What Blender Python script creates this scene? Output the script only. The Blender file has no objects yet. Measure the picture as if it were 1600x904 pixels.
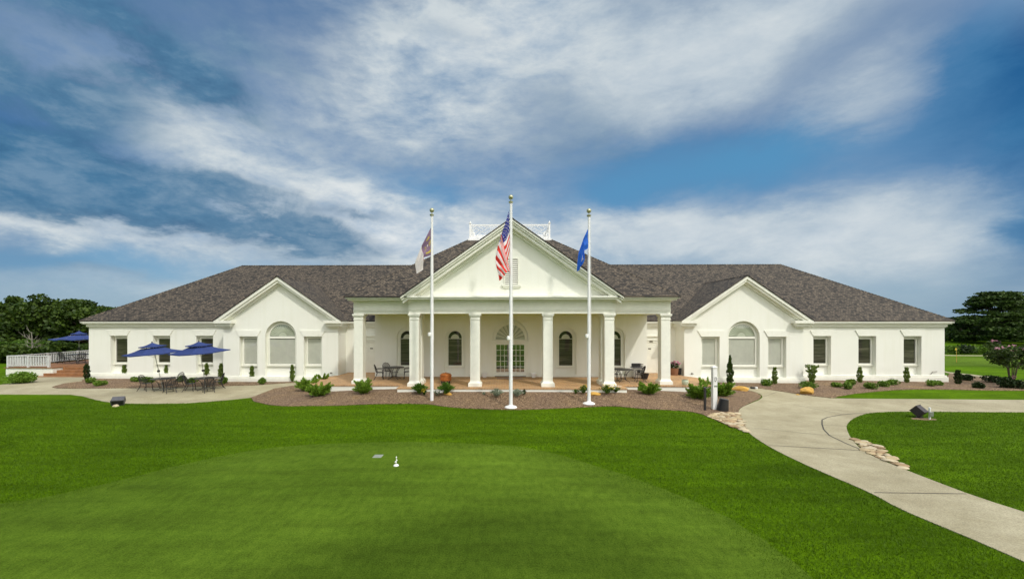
import bpy, bmesh, math, random
import numpy as np
from mathutils import Vector, Matrix
from mathutils.geometry import tessellate_polygon

R = math.radians
random.seed(7)
rng = np.random.default_rng(7)
SC = bpy.context.scene
COL = SC.collection

# ------------------------------------------------------------------ camera model (used to read places off the photo)
F, XC, YH, HC, TH = 660.0, 777.0, 503.0, 3.5, 0.016
CT, ST = math.cos(TH), math.sin(TH)
BX = 0.4                                   # the clubhouse's axis of symmetry

def smooth(a, b, t):
    t = min(1.0, max(0.0, (t - a) / (b - a)))
    return t * t * (3 - 2 * t)

def gz(x, y):
    """height of the terrain"""
    z = -0.65
    k = min(1.0, max(0.0, (y - 19.4) / 3.0))
    z += 0.45 * (k ** 1.6) * math.exp(-(((x - BX) / 11.5) ** 4))
    z += 0.17 * smooth(22, 27.5, y) * (1 - math.exp(-(((x - BX) / 11.5) ** 4))) * (1 - 0.6 * smooth(22, 30, x))
    z -= 7.0 * smooth(37, 90, y) * smooth(-33, -50, x)
    z += 0.5 * smooth(62, 90, y) * smooth(30, 50, x)
    return z

def gpt(px, py):
    """the point of the ground that the photo shows at a pixel"""
    z = -0.6
    for _ in range(25):
        d = F * (HC - z) / (py - YH)
        xr = (px - XC) / F * d
        x, y = xr * CT - d * ST, xr * ST + d * CT
        z = 0.5 * z + 0.5 * gz(x, y)
    return x, y, gz(x, y)

def wpt(px, py, Y):
    u = (px - XC) / F
    X = Y * (u * CT - ST) / (CT + u * ST)
    d = Y * CT - X * ST
    return X, Y, HC - (py - YH) * d / F

# ------------------------------------------------------------------ mesh collecting
OFF = {}

class MB:
    def __init__(self):
        self.v, self.f, self.m, self.uv = [], [], [], {}
        self.mi = 0
    def face(self, pts, uv=None):
        n = len(self.v)
        self.v += [tuple(p) for p in pts]
        self.f.append(tuple(range(n, n + len(pts))))
        self.m.append(self.mi)
        if uv: self.uv[len(self.f) - 1] = uv
    def box(self, x0, x1, y0, y1, z0, z1):
        n = len(self.v)
        self.v += [(x0,y0,z0),(x1,y0,z0),(x1,y1,z0),(x0,y1,z0),(x0,y0,z1),(x1,y0,z1),(x1,y1,z1),(x0,y1,z1)]
        for q in ((0,3,2,1),(4,5,6,7),(0,1,5,4),(1,2,6,5),(2,3,7,6),(3,0,4,7)):
            self.f.append(tuple(n + i for i in q)); self.m.append(self.mi)
        return self
    def hexa(self, p):
        n = len(self.v); self.v += [tuple(q) for q in p]
        for q in ((0,3,2,1),(4,5,6,7),(0,1,5,4),(1,2,6,5),(2,3,7,6),(3,0,4,7)):
            self.f.append(tuple(n + i for i in q)); self.m.append(self.mi)
        return self
    def bar(self, a, b, w, h=None, up=(0,0,1)):
        h = h or w
        a, b = Vector(a), Vector(b); d = (b - a).normalized(); up = Vector(up)
        if abs(d.dot(up)) > .98: up = Vector((0,1,0))
        s = d.cross(up).normalized(); t = s.cross(d)
        q = []
        for o in (a, b):
            for i, j in ((-1,-1),(1,-1),(1,1),(-1,1)):
                q.append(o + s * (i * w / 2) + t * (j * h / 2))
        return self.hexa(q)
    def tube(self, pts, r, n=6, cap=True):
        pts = [Vector(p) for p in pts]
        rs = r if isinstance(r, (list, tuple)) else [r] * len(pts)
        base = len(self.v); ref = None
        for i, p in enumerate(pts):
            d = (pts[min(i + 1, len(pts) - 1)] - pts[max(i - 1, 0)]).normalized()
            if ref is None or abs(d.dot(ref)) > .99:
                ref = Vector((1,0,0)) if abs(d.x) < .8 else Vector((0,1,0))
            s = d.cross(ref).normalized(); t = d.cross(s).normalized(); ref = s.cross(d).normalized() if False else ref
            for k in range(n):
                a = 2 * math.pi * k / n
                self.v.append(tuple(p + (s * math.cos(a) + t * math.sin(a)) * rs[i]))
        for i in range(len(pts) - 1):
            for k in range(n):
                a, b = base + i * n + k, base + i * n + (k + 1) % n
                self.f.append((a, b, b + n, a + n)); self.m.append(self.mi)
        if cap:
            self.f.append(tuple(base + k for k in range(n))[::-1]); self.m.append(self.mi)
            e = base + (len(pts) - 1) * n
            self.f.append(tuple(e + k for k in range(n))); self.m.append(self.mi)
        return self
    def lathe(self, cx, cy, prof, n=20, square=False):
        base = len(self.v)
        for r, z in prof:
            for k in range(n):
                a = 2 * math.pi * (k + .5) / n
                self.v.append((cx + r * math.cos(a), cy + r * math.sin(a), z))
        for i in range(len(prof) - 1):
            for k in range(n):
                a, b = base + i * n + k, base + i * n + (k + 1) % n
                self.f.append((a, b, b + n, a + n)); self.m.append(self.mi)
        self.f.append(tuple(base + k for k in range(n))[::-1]); self.m.append(self.mi)
        e = base + (len(prof) - 1) * n
        self.f.append(tuple(e + k for k in range(n))); self.m.append(self.mi)
        return self
    def prism_y(self, poly, y0, y1):
        """polygon in x,z pushed from y0 (front) to y1 (back)"""
        n = len(poly)
        tris = tessellate_polygon([[Vector((p[0], p[1], 0)) for p in poly]])
        b = len(self.v)
        self.v += [(p[0], y0, p[1]) for p in poly] + [(p[0], y1, p[1]) for p in poly]
        for t in tris:
            self.f.append(tuple(b + i for i in t)); self.m.append(self.mi)
            self.f.append(tuple(b + n + i for i in t[::-1])); self.m.append(self.mi)
        for i in range(n):
            j = (i + 1) % n
            self.f.append((b + i, b + j, b + n + j, b + n + i)); self.m.append(self.mi)
        return self
    def prism_z(self, poly, z0, z1):
        n = len(poly)
        tris = tessellate_polygon([[Vector((p[0], p[1], 0)) for p in poly]])
        b = len(self.v)
        self.v += [(p[0], p[1], z0) for p in poly] + [(p[0], p[1], z1) for p in poly]
        for t in tris:
            self.f.append(tuple(b + i for i in t)); self.m.append(self.mi)
            self.f.append(tuple(b + n + i for i in t[::-1])); self.m.append(self.mi)
        for i in range(n):
            j = (i + 1) % n
            self.f.append((b + i, b + j, b + n + j, b + n + i)); self.m.append(self.mi)
        return self
    def ring_y(self, outer, inner, y0, y1):
        """frame between two loops of equal count, in x,z"""
        n = len(outer); b = len(self.v)
        for y in (y0, y1):
            self.v += [(p[0], y, p[1]) for p in outer] + [(p[0], y, p[1]) for p in inner]
        for i in range(n):
            j = (i + 1) % n
            for q in ((i, j, n + j, n + i), (2*n+i, 3*n+i, 3*n+j, 2*n+j), (i, 2*n+i, 2*n+j, j), (n+i, n+j, 3*n+j, 3*n+i)):
                self.f.append(tuple(b + k for k in q)); self.m.append(self.mi)
        return self
    def wall_y(self, outer, holes, y):
        loops = [[Vector((p[0], p[1], 0)) for p in outer]] + [[Vector((p[0], p[1], 0)) for p in h] for h in holes]
        flat = [p for l in loops for p in l]
        b = len(self.v)
        self.v += [(p.x, y, p.y) for p in flat]
        for t in tessellate_polygon(loops):
            self.f.append(tuple(b + i for i in t)); self.m.append(self.mi)
        return self
    def reveal_y(self, loop, y0, y1, back=True):
        n = len(loop); b = len(self.v)
        self.v += [(p[0], y0, p[1]) for p in loop] + [(p[0], y1, p[1]) for p in loop]
        for i in range(n):
            j = (i + 1) % n
            self.f.append((b + i, b + n + i, b + n + j, b + j)); self.m.append(self.mi)
        if back: self.wall_y(loop, [], y1)
        return self
    def build(self, name, mats, parent=None, smooth_=False, bevel=0, recalc=True):
        me = bpy.data.meshes.new(name)
        o = bpy.data.objects.new(name, me)
        off = Vector((0,0,0))
        if parent is not None:
            off = OFF.get(parent.name, Vector((0,0,0))); o.parent = parent
        vs = self.v if off.length == 0 else [(p[0]-off.x, p[1]-off.y, p[2]-off.z) for p in self.v]
        me.from_pydata(vs, [], self.f)
        if not isinstance(mats, (list, tuple)): mats = [mats]
        for m in mats: me.materials.append(m)
        if len(mats) > 1: me.polygons.foreach_set('material_index', self.m)
        if self.uv:
            ul = me.uv_layers.new(name='UVMap')
            for fi, uv in self.uv.items():
                p = me.polygons[fi]
                for k, li in enumerate(p.loop_indices): ul.data[li].uv = uv[k]
        if recalc:
            bm = bmesh.new(); bm.from_mesh(me)
            if not self.uv: bmesh.ops.remove_doubles(bm, verts=bm.verts, dist=1e-5)
            bmesh.ops.recalc_face_normals(bm, faces=bm.faces); bm.to_mesh(me); bm.free()
        if smooth_:
            me.polygons.foreach_set('use_smooth', [True] * len(me.polygons))
            me.set_sharp_from_angle(angle=R(40))
        if bevel:
            bv = o.modifiers.new('bevel', 'BEVEL'); bv.width = bevel; bv.segments = 2; bv.limit_method = 'ANGLE'; bv.angle_limit = R(50)
        COL.objects.link(o)
        OFF[o.name] = off
        return o

def empty(name, loc, label, cat, group=None, local=False):
    o = bpy.data.objects.new(name, None); COL.objects.link(o)
    o.location = loc; o.empty_display_size = .2
    OFF[o.name] = Vector((0,0,0)) if local else Vector(loc)
    return tag(o, label, cat, group)

def tag(o, label=None, cat=None, group=None, kind=None):
    if label: o['label'] = label
    if cat: o['category'] = cat
    if group: o['group'] = group
    if kind: o['kind'] = kind
    return o

def copy_tree(o, parent=None):
    c = o.copy(); COL.objects.link(c)
    if parent is not None: c.parent = parent
    for ch in list(o.children): copy_tree(ch, c)
    return c

def arch(cx, z0, zs, r, n=14):
    """closed loop: straight sides from z0 to zs and a half circle"""
    p = [(cx - r, z0), (cx - r, zs)]
    for k in range(1, n): 
        a = math.pi - math.pi * k / n
        p.append((cx + r * math.cos(a), zs + r * math.sin(a)))
    return p + [(cx + r, zs), (cx + r, z0)]
def rect(x0, x1, z0, z1): return [(x0,z0),(x0,z1),(x1,z1),(x1,z0)]

# ------------------------------------------------------------------ materials
def new_mat(name):
    m = bpy.data.materials.new(name); m.use_nodes = True
    nt = m.node_tree; b = nt.nodes['Principled BSDF']
    return m, nt, b
def N(nt, t, **kw):
    n = nt.nodes.new(t)
    for k, v in kw.items():
        if k.startswith('in_'): n.inputs[k[3:].replace('_', ' ')].default_value = v
        else: setattr(n, k, v)
    return n
def L(nt, a, b): nt.links.new(a, b)
def ramp(nt, fac, stops, interp='LINEAR'):
    r = nt.nodes.new('ShaderNodeValToRGB'); cr = r.color_ramp; cr.interpolation = interp
    while len(cr.elements) < len(stops): cr.elements.new(.5)
    for e, (p, c) in zip(cr.elements, stops):
        e.position = p; e.color = (*c, 1) if len(c) == 3 else c
    L(nt, fac, r.inputs['Fac']); return r
def noise(nt, scale, detail=4, rough=.55, vec=None, dist=0):
    n = N(nt, 'ShaderNodeTexNoise'); n.inputs['Scale'].default_value = scale; n.inputs['Detail'].default_value = detail
    n.inputs['Roughness'].default_value = rough; n.inputs['Distortion'].default_value = dist
    if vec is None:
        vec = N(nt, 'ShaderNodeNewGeometry').outputs['Position']
    L(nt, vec, n.inputs['Vector']); return n
def bump(nt, h, b, strength=.3, dist=.02):
    n = N(nt, 'ShaderNodeBump'); n.inputs['Strength'].default_value = strength; n.inputs['Distance'].default_value = dist
    L(nt, h, n.inputs['Height']); L(nt, n.outputs['Normal'], b.inputs['Normal']); return n
def mixc(nt, fac, a, b, mode='MIX'):
    n = N(nt, 'ShaderNodeMix', data_type='RGBA', blend_type=mode)
    for s, v in ((0, fac), (6, a), (7, b)):
        if hasattr(v, 'is_linked') or hasattr(v, 'links'): L(nt, v, n.inputs[s])
        elif s == 0: n.inputs[0].default_value = v
        else: n.inputs[s].default_value = (*v, 1) if len(v) == 3 else v
    return n.outputs[2]
def plain(name, c, rough=.5, metal=0, var=.12, scale=6, bmp=0, bscale=60):
    m, nt, b = new_mat(name)
    n = noise(nt, scale, 5, .6)
    r = ramp(nt, n.outputs['Fac'], [(.3, tuple(x * (1 - var) for x in c)), (.7, tuple(min(1, x * (1 + var)) for x in c))])
    L(nt, r.outputs['Color'], b.inputs['Base Color'])
    b.inputs['Roughness'].default_value = rough; b.inputs['Metallic'].default_value = metal
    if bmp:
        n2 = noise(nt, bscale, 4, .6); bump(nt, n2.outputs['Fac'], b, bmp, .01)
    return m

M = {}
def mk_white():
    m, nt, b = new_mat('painted_masonry')
    n = noise(nt, .6, 6, .62); n2 = noise(nt, 9, 4, .6)
    mp = N(nt, 'ShaderNodeMapping'); mp.inputs['Scale'].default_value = (2.2, 2.2, .18)
    L(nt, N(nt, 'ShaderNodeNewGeometry').outputs['Position'], mp.inputs['Vector'])
    st = noise(nt, 1.3, 5, .65, mp.outputs['Vector'])
    c = mixc(nt, n.outputs['Fac'], (.80, .805, .72), (.86, .865, .80))
    r = ramp(nt, st.outputs['Fac'], [(.5, (1, 1, 1)), (.8, (.95, .95, .92))])
    c = mixc(nt, 1.0, c, r.outputs['Color'], 'MULTIPLY')
    sz = N(nt, 'ShaderNodeSeparateXYZ'); L(nt, N(nt, 'ShaderNodeNewGeometry').outputs['Position'], sz.inputs[0])
    spl = noise(nt, 2.4, 7, .72); hh = N(nt, 'ShaderNodeMath', operation='MULTIPLY_ADD'); L(nt, spl.outputs['Fac'], hh.inputs[0]); hh.inputs[1].default_value = 1.5; hh.inputs[2].default_value = -1.05
    dz = N(nt, 'ShaderNodeMath', operation='SUBTRACT'); L(nt, hh.outputs[0], dz.inputs[0]); L(nt, sz.outputs['Z'], dz.inputs[1])
    dr = N(nt, 'ShaderNodeMapRange'); L(nt, dz.outputs[0], dr.inputs['Value']); dr.inputs['From Min'].default_value = -.15; dr.inputs['From Max'].default_value = .45; dr.inputs['To Max'].default_value = .35
    c = mixc(nt, dr.outputs['Result'], c, (.52, .46, .34))
    L(nt, c, b.inputs['Base Color']); b.inputs['Roughness'].default_value = .65
    # brick courses under thick paint
    br = N(nt, 'ShaderNodeTexBrick'); br.inputs['Scale'].default_value = 1
    br.inputs['Brick Width'].default_value = .22; br.inputs['Row Height'].default_value = .075; br.inputs['Mortar Size'].default_value = .008; br.inputs['Mortar Smooth'].default_value = .6
    mp2 = N(nt, 'ShaderNodeCombineXYZ'); sp = N(nt, 'ShaderNodeSeparateXYZ')
    L(nt, N(nt, 'ShaderNodeNewGeometry').outputs['Position'], sp.inputs[0])
    ad = N(nt, 'ShaderNodeMath', operation='ADD'); L(nt, sp.outputs['X'], ad.inputs[0]); L(nt, sp.outputs['Y'], ad.inputs[1])
    L(nt, ad.outputs[0], mp2.inputs['X']); L(nt, sp.outputs['Z'], mp2.inputs['Y']); L(nt, mp2.outputs[0], br.inputs['Vector'])
    mu = N(nt, 'ShaderNodeMath', operation='MULTIPLY_ADD'); L(nt, br.outputs['Fac'], mu.inputs[0]); mu.inputs[1].default_value = -.5; L(nt, n2.outputs['Fac'], mu.inputs[2])
    bump(nt, mu.outputs[0], b, .25, .006)
    return m
M['wall'] = mk_white()
M['trim'] = plain('white_trim_paint', (.82, .82, .73), .45, 0, .05, 3, .08, 25)
M['ceiling'] = plain('ceiling_paint_lawn_bounce', (.74, .78, .20), .55, 0, .05, 3)  # yellow-green light bounced from the lawn is put into the ceiling colour
M['white'] = plain('bright_white_paint', (.82, .82, .80), .4, 0, .04, 3)
M['dark_metal'] = plain('dark_wrought_iron', (.035, .033, .032), .45, .3, .25, 20)
M['grey_metal'] = plain('grey_painted_metal', (.10, .10, .11), .5, .2, .2, 12)
M['rail_paint'] = plain('weathered_white_rail_paint', (.60, .61, .60), .5, 0, .1, 6)
M['brown_box'] = plain('dark_bronze_housing', (.05, .04, .042), .5, .3, .2, 12)
M['black'] = plain('black_plastic', (.015, .015, .016), .45, 0, .3, 10)
M['steel'] = plain('stainless_steel', (.55, .55, .54), .3, .9, .08, 8)
M['ball'] = plain('aged_gold_finial', (.42, .42, .26), .35, .6, .15, 8)
M['pole'] = plain('white_painted_pole', (.80, .80, .80), .35, 0, .06, 2.5)
M['canvas_blue'] = plain('navy_blue_canvas', (.016, .036, .15), .8, 0, .15, 5, .2, 120)
M['aluminium'] = plain('aluminium_pole', (.42, .42, .38), .4, .5, .1, 8)
M['copper'] = plain('weathered_copper', (.42, .14, .035), .42, .45, .35, 7)
M['terracotta'] = plain('clay_pot', (.22, .10, .05), .7, 0, .2, 12)
M['pale_green_glaze'] = plain('pale_green_glaze', (.50, .56, .42), .35, 0, .12, 10)
M['mat'] = plain('faded_red_mat', (.36, .24, .19), .9, 0, .12, 12)
M['slat_light'] = plain('pale_blind_slats', (.74, .74, .68), .55, 0, .06, 3)
M['slat_dark'] = plain('brown_wood_slats', (.05, .044, .032), .45, 0, .3, 5)
def mk_slat():
    m, nt, b = new_mat('brown_wood_slats_highlights')
    mp = N(nt, 'ShaderNodeMapping'); mp.inputs['Scale'].default_value = (.5, 1, 7); L(nt, N(nt, 'ShaderNodeNewGeometry').outputs['Position'], mp.inputs['Vector'])
    n = noise(nt, 1.0, 4, .7, mp.outputs[0]); r = ramp(nt, n.outputs['Fac'], [(.35, (.022, .019, .014)), (.52, (.055, .048, .034)), (.68, (.15, .135, .10))])  # paler bands paint the slat highlights into the colour
    L(nt, r.outputs['Color'], b.inputs['Base Color']); b.inputs['Roughness'].default_value = .45; return m
M['slat_dark'] = mk_slat()
M['dark_room'] = plain('dim_room', (.03, .03, .026), .9, 0, .5, 1.5)
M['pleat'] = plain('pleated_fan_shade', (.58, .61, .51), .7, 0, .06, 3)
M['pleat_dark'] = plain('fan_pleat_painted_shadow', (.38, .42, .32), .7, 0, .06, 3)  # darker copy of the pleat colour, paints shade on one flank of each fold
M['joint'] = plain('dark_joint_filler', (.06, .055, .045), .9, 0, .2, 20)
M['plaque'] = plain('bronze_plaque', (.10, .085, .05), .5, .4, .1, 20)
M['bark'] = plain('tree_bark', (.10, .075, .055), .9, 0, .35, 6, .5, 14)
M['bark_dead'] = plain('bleached_dead_wood', (.17, .155, .125), .9, 0, .25, 6)
M['golden_rock'] = plain('golden_sandstone', (.52, .30, .06), .8, 0, .35, 3.5, .5, 14)
M['tan_stone'] = plain('tan_river_stone', (.42, .33, .19), .8, 0, .3, 2.5, .4, 20)
M['brown_stone'] = plain('brown_river_stone', (.32, .22, .12), .8, 0, .3, 2.5, .4, 20)
M['grey_stone'] = plain('pale_grey_river_stone', (.46, .39, .26), .8, 0, .25, 2.5, .4, 20)
M['planter_wood'] = plain('stained_planter_wood', (.20, .11, .045), .7, 0, .2, 8)
M['deck_wood'] = plain('red_brown_deck_boards', (.27, .125, .05), .6, 0, .3, 4, .2, 30)
M['cover_grey'] = plain('weathered_valve_lid', (.24, .27, .22), .7, 0, .15, 14)
M['soil'] = plain('bare_soil', (.20, .14, .075), .95, 0, .3, 9, .5, 30)

def mk_glass():
    m, nt, b = new_mat('window_glass'); nt.nodes.remove(b)
    out = nt.nodes['Material Output']
    t = N(nt, 'ShaderNodeBsdfTransparent'); t.inputs['Color'].default_value = (.93, .94, .92, 1)
    g = N(nt, 'ShaderNodeBsdfGlossy'); g.inputs['Roughness'].default_value = .015; g.inputs['Color'].default_value = (.95, .95, .95, 1)
    ge = N(nt, 'ShaderNodeNewGeometry'); dp = N(nt, 'ShaderNodeVectorMath', operation='DOT_PRODUCT'); L(nt, ge.outputs['Normal'], dp.inputs[0]); L(nt, ge.outputs['Incoming'], dp.inputs[1])
    ab = N(nt, 'ShaderNodeMath', operation='ABSOLUTE'); L(nt, dp.outputs['Value'], ab.inputs[0])
    om = N(nt, 'ShaderNodeMath', operation='SUBTRACT'); om.inputs[0].default_value = 1; L(nt, ab.outputs[0], om.inputs[1])
    f = N(nt, 'ShaderNodeMath', operation='POWER'); L(nt, om.outputs[0], f.inputs[0]); f.inputs[1].default_value = 5
    nn = noise(nt, 1.1, 2, .5); bp = N(nt, 'ShaderNodeBump'); bp.inputs['Strength'].default_value = .04; bp.inputs['Distance'].default_value = .05
    L(nt, nn.outputs['Fac'], bp.inputs['Height']); L(nt, bp.outputs['Normal'], g.inputs['Normal'])
    a = N(nt, 'ShaderNodeMath', operation='MULTIPLY_ADD'); L(nt, f.outputs[0], a.inputs[0]); a.inputs[1].default_value = .85; a.inputs[2].default_value = .07
    mx = N(nt, 'ShaderNodeMixShader'); L(nt, a.outputs[0], mx.inputs[0]); L(nt, t.outputs[0], mx.inputs[1]); L(nt, g.outputs[0], mx.inputs[2])
    L(nt, mx.outputs[0], out.inputs['Surface']); return m
M['glass'] = mk_glass()
def mk_door_glass():
    m, nt, b = new_mat('coated_door_glass')
    b.inputs['Base Color'].default_value = (.02, .022, .02, 1); b.inputs['Roughness'].default_value = .02; b.inputs['IOR'].default_value = 3.4
    nn = noise(nt, 1.4, 2, .5); bump(nt, nn.outputs['Fac'], b, .05, .05)
    return m
M['door_glass'] = mk_door_glass()

def mk_roof():
    m, nt, b = new_mat('asphalt_shingles')
    uv = N(nt, 'ShaderNodeUVMap')
    br = N(nt, 'ShaderNodeTexBrick'); br.offset = .5; br.offset_frequency = 2; br.squash = .8; br.squash_frequency = 3
    br.inputs['Scale'].default_value = 1; br.inputs['Brick Width'].default_value = .18; br.inputs['Row Height'].default_value = .125
    br.inputs['Mortar Size'].default_value = .017; br.inputs['Mortar Smooth'].default_value = .4; br.inputs['Bias'].default_value = -.1
    br.inputs['Color1'].default_value = (.018, .014, .010, 1); br.inputs['Color2'].default_value = (.158, .126, .090, 1); br.inputs['Mortar'].default_value = (.02, .018, .016, 1)
    wob = noise(nt, 2.0, 2, .5, uv.outputs['UV']); 
    ad = N(nt, 'ShaderNodeVectorMath', operation='MULTIPLY_ADD'); L(nt, wob.outputs['Color'], ad.inputs[0]); ad.inputs[1].default_value = (.05, .03, 0); L(nt, uv.outputs['UV'], ad.inputs[2])
    L(nt, ad.outputs[0], br.inputs['Vector'])
    n = noise(nt, .35, 6, .65, uv.outputs['UV']); n2 = noise(nt, 14, 4, .7, uv.outputs['UV'])
    r = ramp(nt, n.outputs['Fac'], [(.3, (.86, .85, .84)), (.7, (1.08, 1.06, 1.02))])
    c = mixc(nt, 1.0, br.outputs['Color'], r.outputs['Color'], 'MULTIPLY')
    r2 = ramp(nt, n2.outputs['Fac'], [(.3, (.65, .65, .65)), (.7, (1.3, 1.3, 1.3))])
    c = mixc(nt, 1.0, c, r2.outputs['Color'], 'MULTIPLY')
    L(nt, c, b.inputs['Base Color']); b.inputs['Roughness'].default_value = .85
    sp = N(nt, 'ShaderNodeSeparateXYZ'); L(nt, ad.outputs[0], sp.inputs[0])
    fr = N(nt, 'ShaderNodeMath', operation='DIVIDE'); L(nt, sp.outputs['Y'], fr.inputs[0]); fr.inputs[1].default_value = .125
    fr2 = N(nt, 'ShaderNodeMath', operation='FRACT'); L(nt, fr.outputs[0], fr2.inputs[0])
    mu = N(nt, 'ShaderNodeMath', operation='MULTIPLY_ADD'); L(nt, fr2.outputs[0], mu.inputs[0]); mu.inputs[1].default_value = -1; L(nt, br.outputs['Color'], mu.inputs[2])
    bump(nt, mu.outputs[0], b, .7, .03)
    return m
M['roof'] = mk_roof()

def mk_brick_floor():
    m, nt, b = new_mat('brick_paving')
    g = N(nt, 'ShaderNodeNewGeometry')
    mp = N(nt, 'ShaderNodeMapping'); mp.inputs['Rotation'].default_value = (0, 0, R(45)); L(nt, g.outputs['Position'], mp.inputs['Vector'])
    br = N(nt, 'ShaderNodeTexBrick'); br.inputs['Scale'].default_value = 1; br.inputs['Brick Width'].default_value = .21; br.inputs['Row Height'].default_value = .105
    br.inputs['Mortar Size'].default_value = .008
    br.inputs['Color1'].default_value = (.47, .27, .12, 1); br.inputs['Color2'].default_value = (.34, .185, .085, 1); br.inputs['Mortar'].default_value = (.50, .42, .28, 1)
    L(nt, mp.outputs[0], br.inputs['Vector'])
    n = noise(nt, .8, 5, .6); r = ramp(nt, n.outputs['Fac'], [(.3, (.78, .78, .78)), (.7, (1.2, 1.15, 1.05))])
    L(nt, mixc(nt, 1.0, br.outputs['Color'], r.outputs['Color'], 'MULTIPLY'), b.inputs['Base Color']); b.inputs['Roughness'].default_value = .7
    bump(nt, br.outputs['Fac'], b, -.3, .01)
    return m
M['brick'] = mk_brick_floor()

def mk_concrete():
    m, nt, b = new_mat('concrete_paving')
    n = noise(nt, .45, 7, .68); n2 = noise(nt, 45, 3, .7)
    mp = N(nt, 'ShaderNodeMapping'); mp.inputs['Scale'].default_value = (.7, 1.15, 1); mp.inputs['Rotation'].default_value = (0, 0, R(25))
    L(nt, N(nt, 'ShaderNodeNewGeometry').outputs['Position'], mp.inputs['Vector'])
    n3 = noise(nt, 1.5, 5, .6, mp.outputs[0])
    r = ramp(nt, n.outputs['Fac'], [(.28, (.27, .235, .145)), (.5, (.36, .322, .21)), (.75, (.435, .395, .27))])
    r2 = ramp(nt, n2.outputs['Fac'], [(.36, (.74, .74, .74)), (.64, (1.22, 1.22, 1.22))])
    r3 = ramp(nt, n3.outputs['Fac'], [(.3, (.86, .85, .81)), (.55, (1, 1, 1)), (.7, (1.05, 1.05, 1.05))])
    c = mixc(nt, 1.0, r.outputs['Color'], r2.outputs['Color'], 'MULTIPLY'); c = mixc(nt, 1.0, c, r3.outputs['Color'], 'MULTIPLY')
    L(nt, c, b.inputs['Base Color']); b.inputs['Roughness'].default_value = .85; bump(nt, n2.outputs['Fac'], b, .3, .008)
    return m
M['concrete'] = mk_concrete()

def mk_mulch():
    m, nt, b = new_mat('pine_straw_mulch')
    n = noise(nt, .7, 5, .6); v = N(nt, 'ShaderNodeTexVoronoi'); v.inputs['Scale'].default_value = 22
    mp = N(nt, 'ShaderNodeMapping'); mp.inputs['Scale'].default_value = (1, 1.6, 1); L(nt, N(nt, 'ShaderNodeNewGeometry').outputs['Position'], mp.inputs['Vector']); L(nt, mp.outputs[0], v.inputs['Vector'])
    r = ramp(nt, v.outputs['Color'], [(.1, (.055, .032, .018)), (.5, (.175, .115, .068)), (.9, (.38, .28, .18))])
    r2 = ramp(nt, n.outputs['Fac'], [(.35, (.95, .90, .90)), (.62, (1.1, 1.05, .95)), (.78, (1.5, 1.35, .9))])
    L(nt, mixc(nt, 1.0, r.outputs['Color'], r2.outputs['Color'], 'MULTIPLY'), b.inputs['Base Color']); b.inputs['Roughness'].default_value = .95
    bump(nt, v.outputs['Distance'], b, .9, .04)
    return m
M['mulch'] = mk_mulch()

def mk_grass(name, dark, mid, light, fine, streak):
    m, nt, b = new_mat(name)
    pos = N(nt, 'ShaderNodeNewGeometry').outputs['Position']
    n = noise(nt, .14, 6, .62); 
    mp = N(nt, 'ShaderNodeMapping'); mp.inputs['Scale'].default_value = (.25, 1.5, 1); mp.inputs['Rotation'].default_value = (0, 0, R(-6)); L(nt, pos, mp.inputs['Vector'])
    n2 = noise(nt, 1.1, 6, .7, mp.outputs[0]); n3 = noise(nt, fine, 4, .75)
    mp4 = N(nt, 'ShaderNodeMapping'); mp4.inputs['Scale'].default_value = (1, .45, 1); L(nt, pos, mp4.inputs['Vector'])
    n4 = noise(nt, 6.5, 5, .7, mp4.outputs[0])
    r = ramp(nt, n.outputs['Fac'], [(.3, tuple(q * .78 for q in mid)), (.7, light)])
    r2 = ramp(nt, n2.outputs['Fac'], [(.30, (streak,) * 3), (.70, (1.12,) * 3)])
    r3 = ramp(nt, n3.outputs['Fac'], [(.34, tuple(d / max(1e-5, q) for d, q in zip(dark, mid))), (.5, (1, 1, 1)), (.68, (1.4, 1.35, 1.5))])
    r4 = ramp(nt, n4.outputs['Fac'], [(.3, (.78, .8, .8)), (.5, (1, 1, 1)), (.72, (1.25, 1.18, 1.3))])
    c = mixc(nt, 1.0, r.outputs['Color'], r2.outputs['Color'], 'MULTIPLY'); c = mixc(nt, 1.0, c, r3.outputs['Color'], 'MULTIPLY'); c = mixc(nt, 1.0, c, r4.outputs['Color'], 'MULTIPLY')
    L(nt, c, b.inputs['Base Color']); b.inputs['Roughness'].default_value = .9; b.inputs['Specular IOR Level'].default_value = .04
    bump(nt, n3.outputs['Fac'], b, .6, .03)
    return m
M['lawn'] = mk_grass('mown_rough_grass', (.032, .072, .0005), (.066, .142, .0010), (.102, .202, .0015), 30, .56)
M['green'] = mk_grass('closely_cut_putting_grass', (.044, .084, .005), (.080, .146, .010), (.108, .184, .015), 36, .72)

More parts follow.
